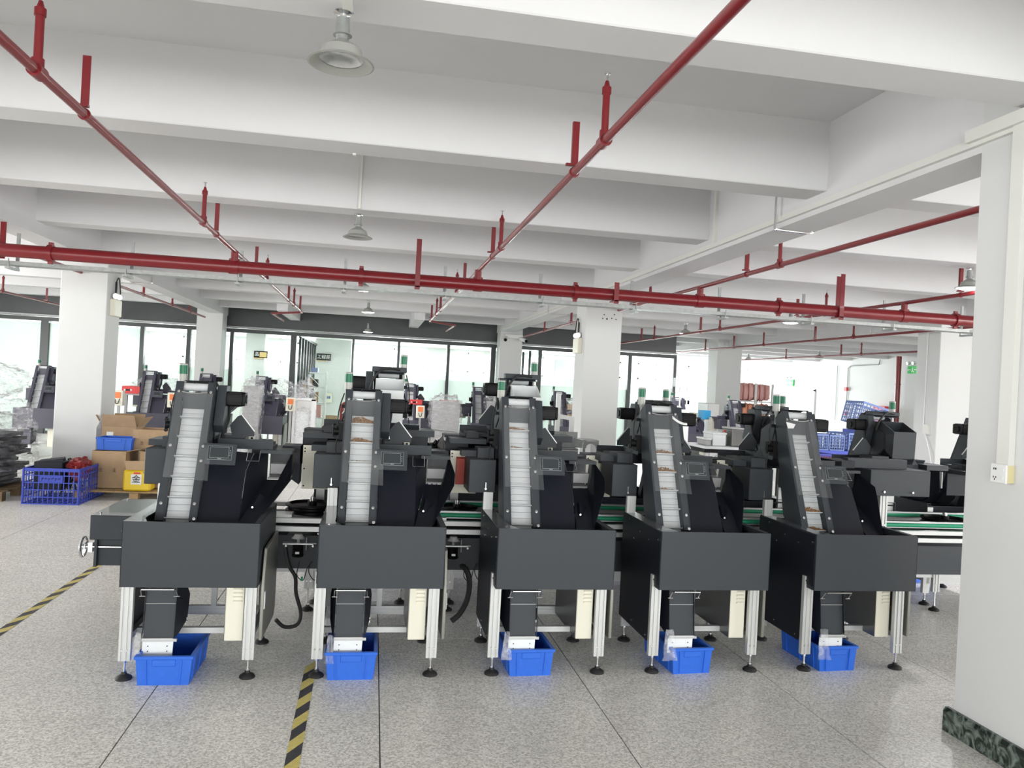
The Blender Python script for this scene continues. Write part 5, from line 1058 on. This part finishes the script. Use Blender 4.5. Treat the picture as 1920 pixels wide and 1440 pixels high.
for k, z in enumerate(lv[1:]):
    for j in range(6):
        x = rx0+.09+(rx1-rx0-.18)*j/5; b = MB(); crumple(b, (x, ry+.28, z+.24), .085, .22, .235+rnd.uniform(-.02, .02), j+k*7, .1, 20, 14, .5, 4)
        tag(b.build('filled_bag', ('orange_bag' if k == 0 else 'pink_bag') if j % 3 else 'pink_bag'), ('orange filled bag, %s from the left on the middle shelf of the bag rack' if k == 0 else 'pink filled bag, %s from the left on the upper shelf of the bag rack') % 'first second third fourth fifth sixth'.split()[j], 'bag', 'orange bags on the middle rack shelf' if k == 0 else 'pink bags on the upper rack shelf')
for j in range(4): small('filled_bag', 1386+j*16, 797, 1399+j*16, 821, ry+.1, .3, 'orange_bag', 'orange filled bag, %s from the left on the bottom shelf of the bag rack' % 'first second third fourth'.split()[j], 'bag', 'orange bags on the bottom rack shelf', lv[0]+.002, .03)
small('white_machine', 1300, 775, 1322, 850, 18.5, .6, 'cream', 'cream cabinet machine right of the fourth machine motor', 'machine', None, 0, .02); small('white_machine', 1323, 757, 1350, 850, 17.2, .6, 'white_paint', 'white cabinet with drawers before the far windows', 'cabinet', None, 0, .02)
small('blue_bundle', 1316, 770, 1333, 786, 15.5, .2, 'cyan', 'bright blue bundle above the fourth machine motor', 'bundle'); small('bundle_stand', 1318, 786, 1331, 850, 15.5, .2, 'white_plate', 'pale stand under the bright blue bundle', 'stand', None, 0)
b = MB(); x = at(1280, 800, 12).x; b.box(x-.1, x+.1, 12, 12.2, 0, 1.35); b.box(x-.06, x-.04, 12.05, 12.07, 1.35, 1.85); b.box(x+.06, x+.08, 12.05, 12.07, 1.35, 1.85); b.box(x-.16, x+.14, 12.0, 12.1, 1.72, 1.86); tag(b.build('print_stand', 'white_plate'), 'tall white instrument stand seen between fourth machine light towers', 'stand')
GL = 'pale blue lattice crates behind the fifth machine'
cy0 = 8.0
def crate_at(u0, v0, u1, v1, Y, m, lab, rx=0, rz=0, z0=None, d=.35):
    x0, x1, za, zb = px_box(u0, v0, u1, v1, Y); return lattice_crate(x0, x1, Y, Y+d, zb-za, m, lab, za if z0 is None else z0, 6, 5, GL, rz, rx, .0045)
zb0 = at(1560, 845, cy0).z
e = empty('crate_trolley', (at(1565, 850, cy0).x, cy0+.3, 0), 0, 'dark trolley carrying the pale blue lattice crates', 'trolley'); ex = at(1565, 850, cy0).x; o = (-ex, -cy0-.3, 0)
MB(o).box(ex-.40, ex+.34, cy0-.02, cy0+.6, zb0-.04, zb0).build('deck', 'blue_deep', e)
for x in (ex-.36, ex+.30):
    for y in (cy0+.02, cy0+.56): MB(o).box(x-.02, x+.02, y-.02, y+.02, 0, zb0-.04).build('leg', 'black', e)
crate_at(1530, 815, 1553, 844, cy0, 'blue_pale', 'pale blue lattice crate on the trolley, leftmost by the fifth machine', 0, 0, zb0+.002); crate_at(1555, 815, 1583, 843, cy0, 'blue_pale', 'pale blue lattice crate in the middle of the trolley', 0, 0, zb0+.002); crate_at(1586, 810, 1606, 843, cy0, 'blue_pale', 'pale blue lattice crate tilted on the trolley beside the chute box', 0, .15, zb0+.002)
crate_at(1535, 852, 1566, 874, cy0-.6, 'blue_deep', 'dark lattice crate with red contents beside the fifth machine', 0, 0)
x0, x1, za, zb = px_box(1537, 855, 1564, 873, cy0-.56); tag(MB().box(x0, x1, cy0-.56, cy0-.3, za, zb-.01).build('red_load', 'red_plate'), 'dull red parts inside the dark lattice crate', 'parts'); tag(MB().box(x0-.02, x1+.02, cy0-.6, cy0-.25, 0, za-.01).build('crate_plinth', 'black'), 'black plinth under the dark lattice crate', 'plinth')
x0, x1, za, zb = px_box(1608, 770, 1668, 808, cy0+.5)
b = lattice_crate(x0, x1, cy0+.5, cy0+.85, .26, 'blue_pale', 'pale lattice crate standing tilted behind the chute box head', at(1630, 800, cy0+.5).z, 8, 5, GL, 0, 0, .006); b.rotation_euler = (0, .24, 0)
tag(MB().box(x0+.03, x1-.03, cy0+.5, cy0+.85, 0, at(1630, 812, cy0+.5).z+.028).build('crate_stack', 'blue_deep'), 'dark blue crate stack under the tilted pale lattice crate', 'crate')
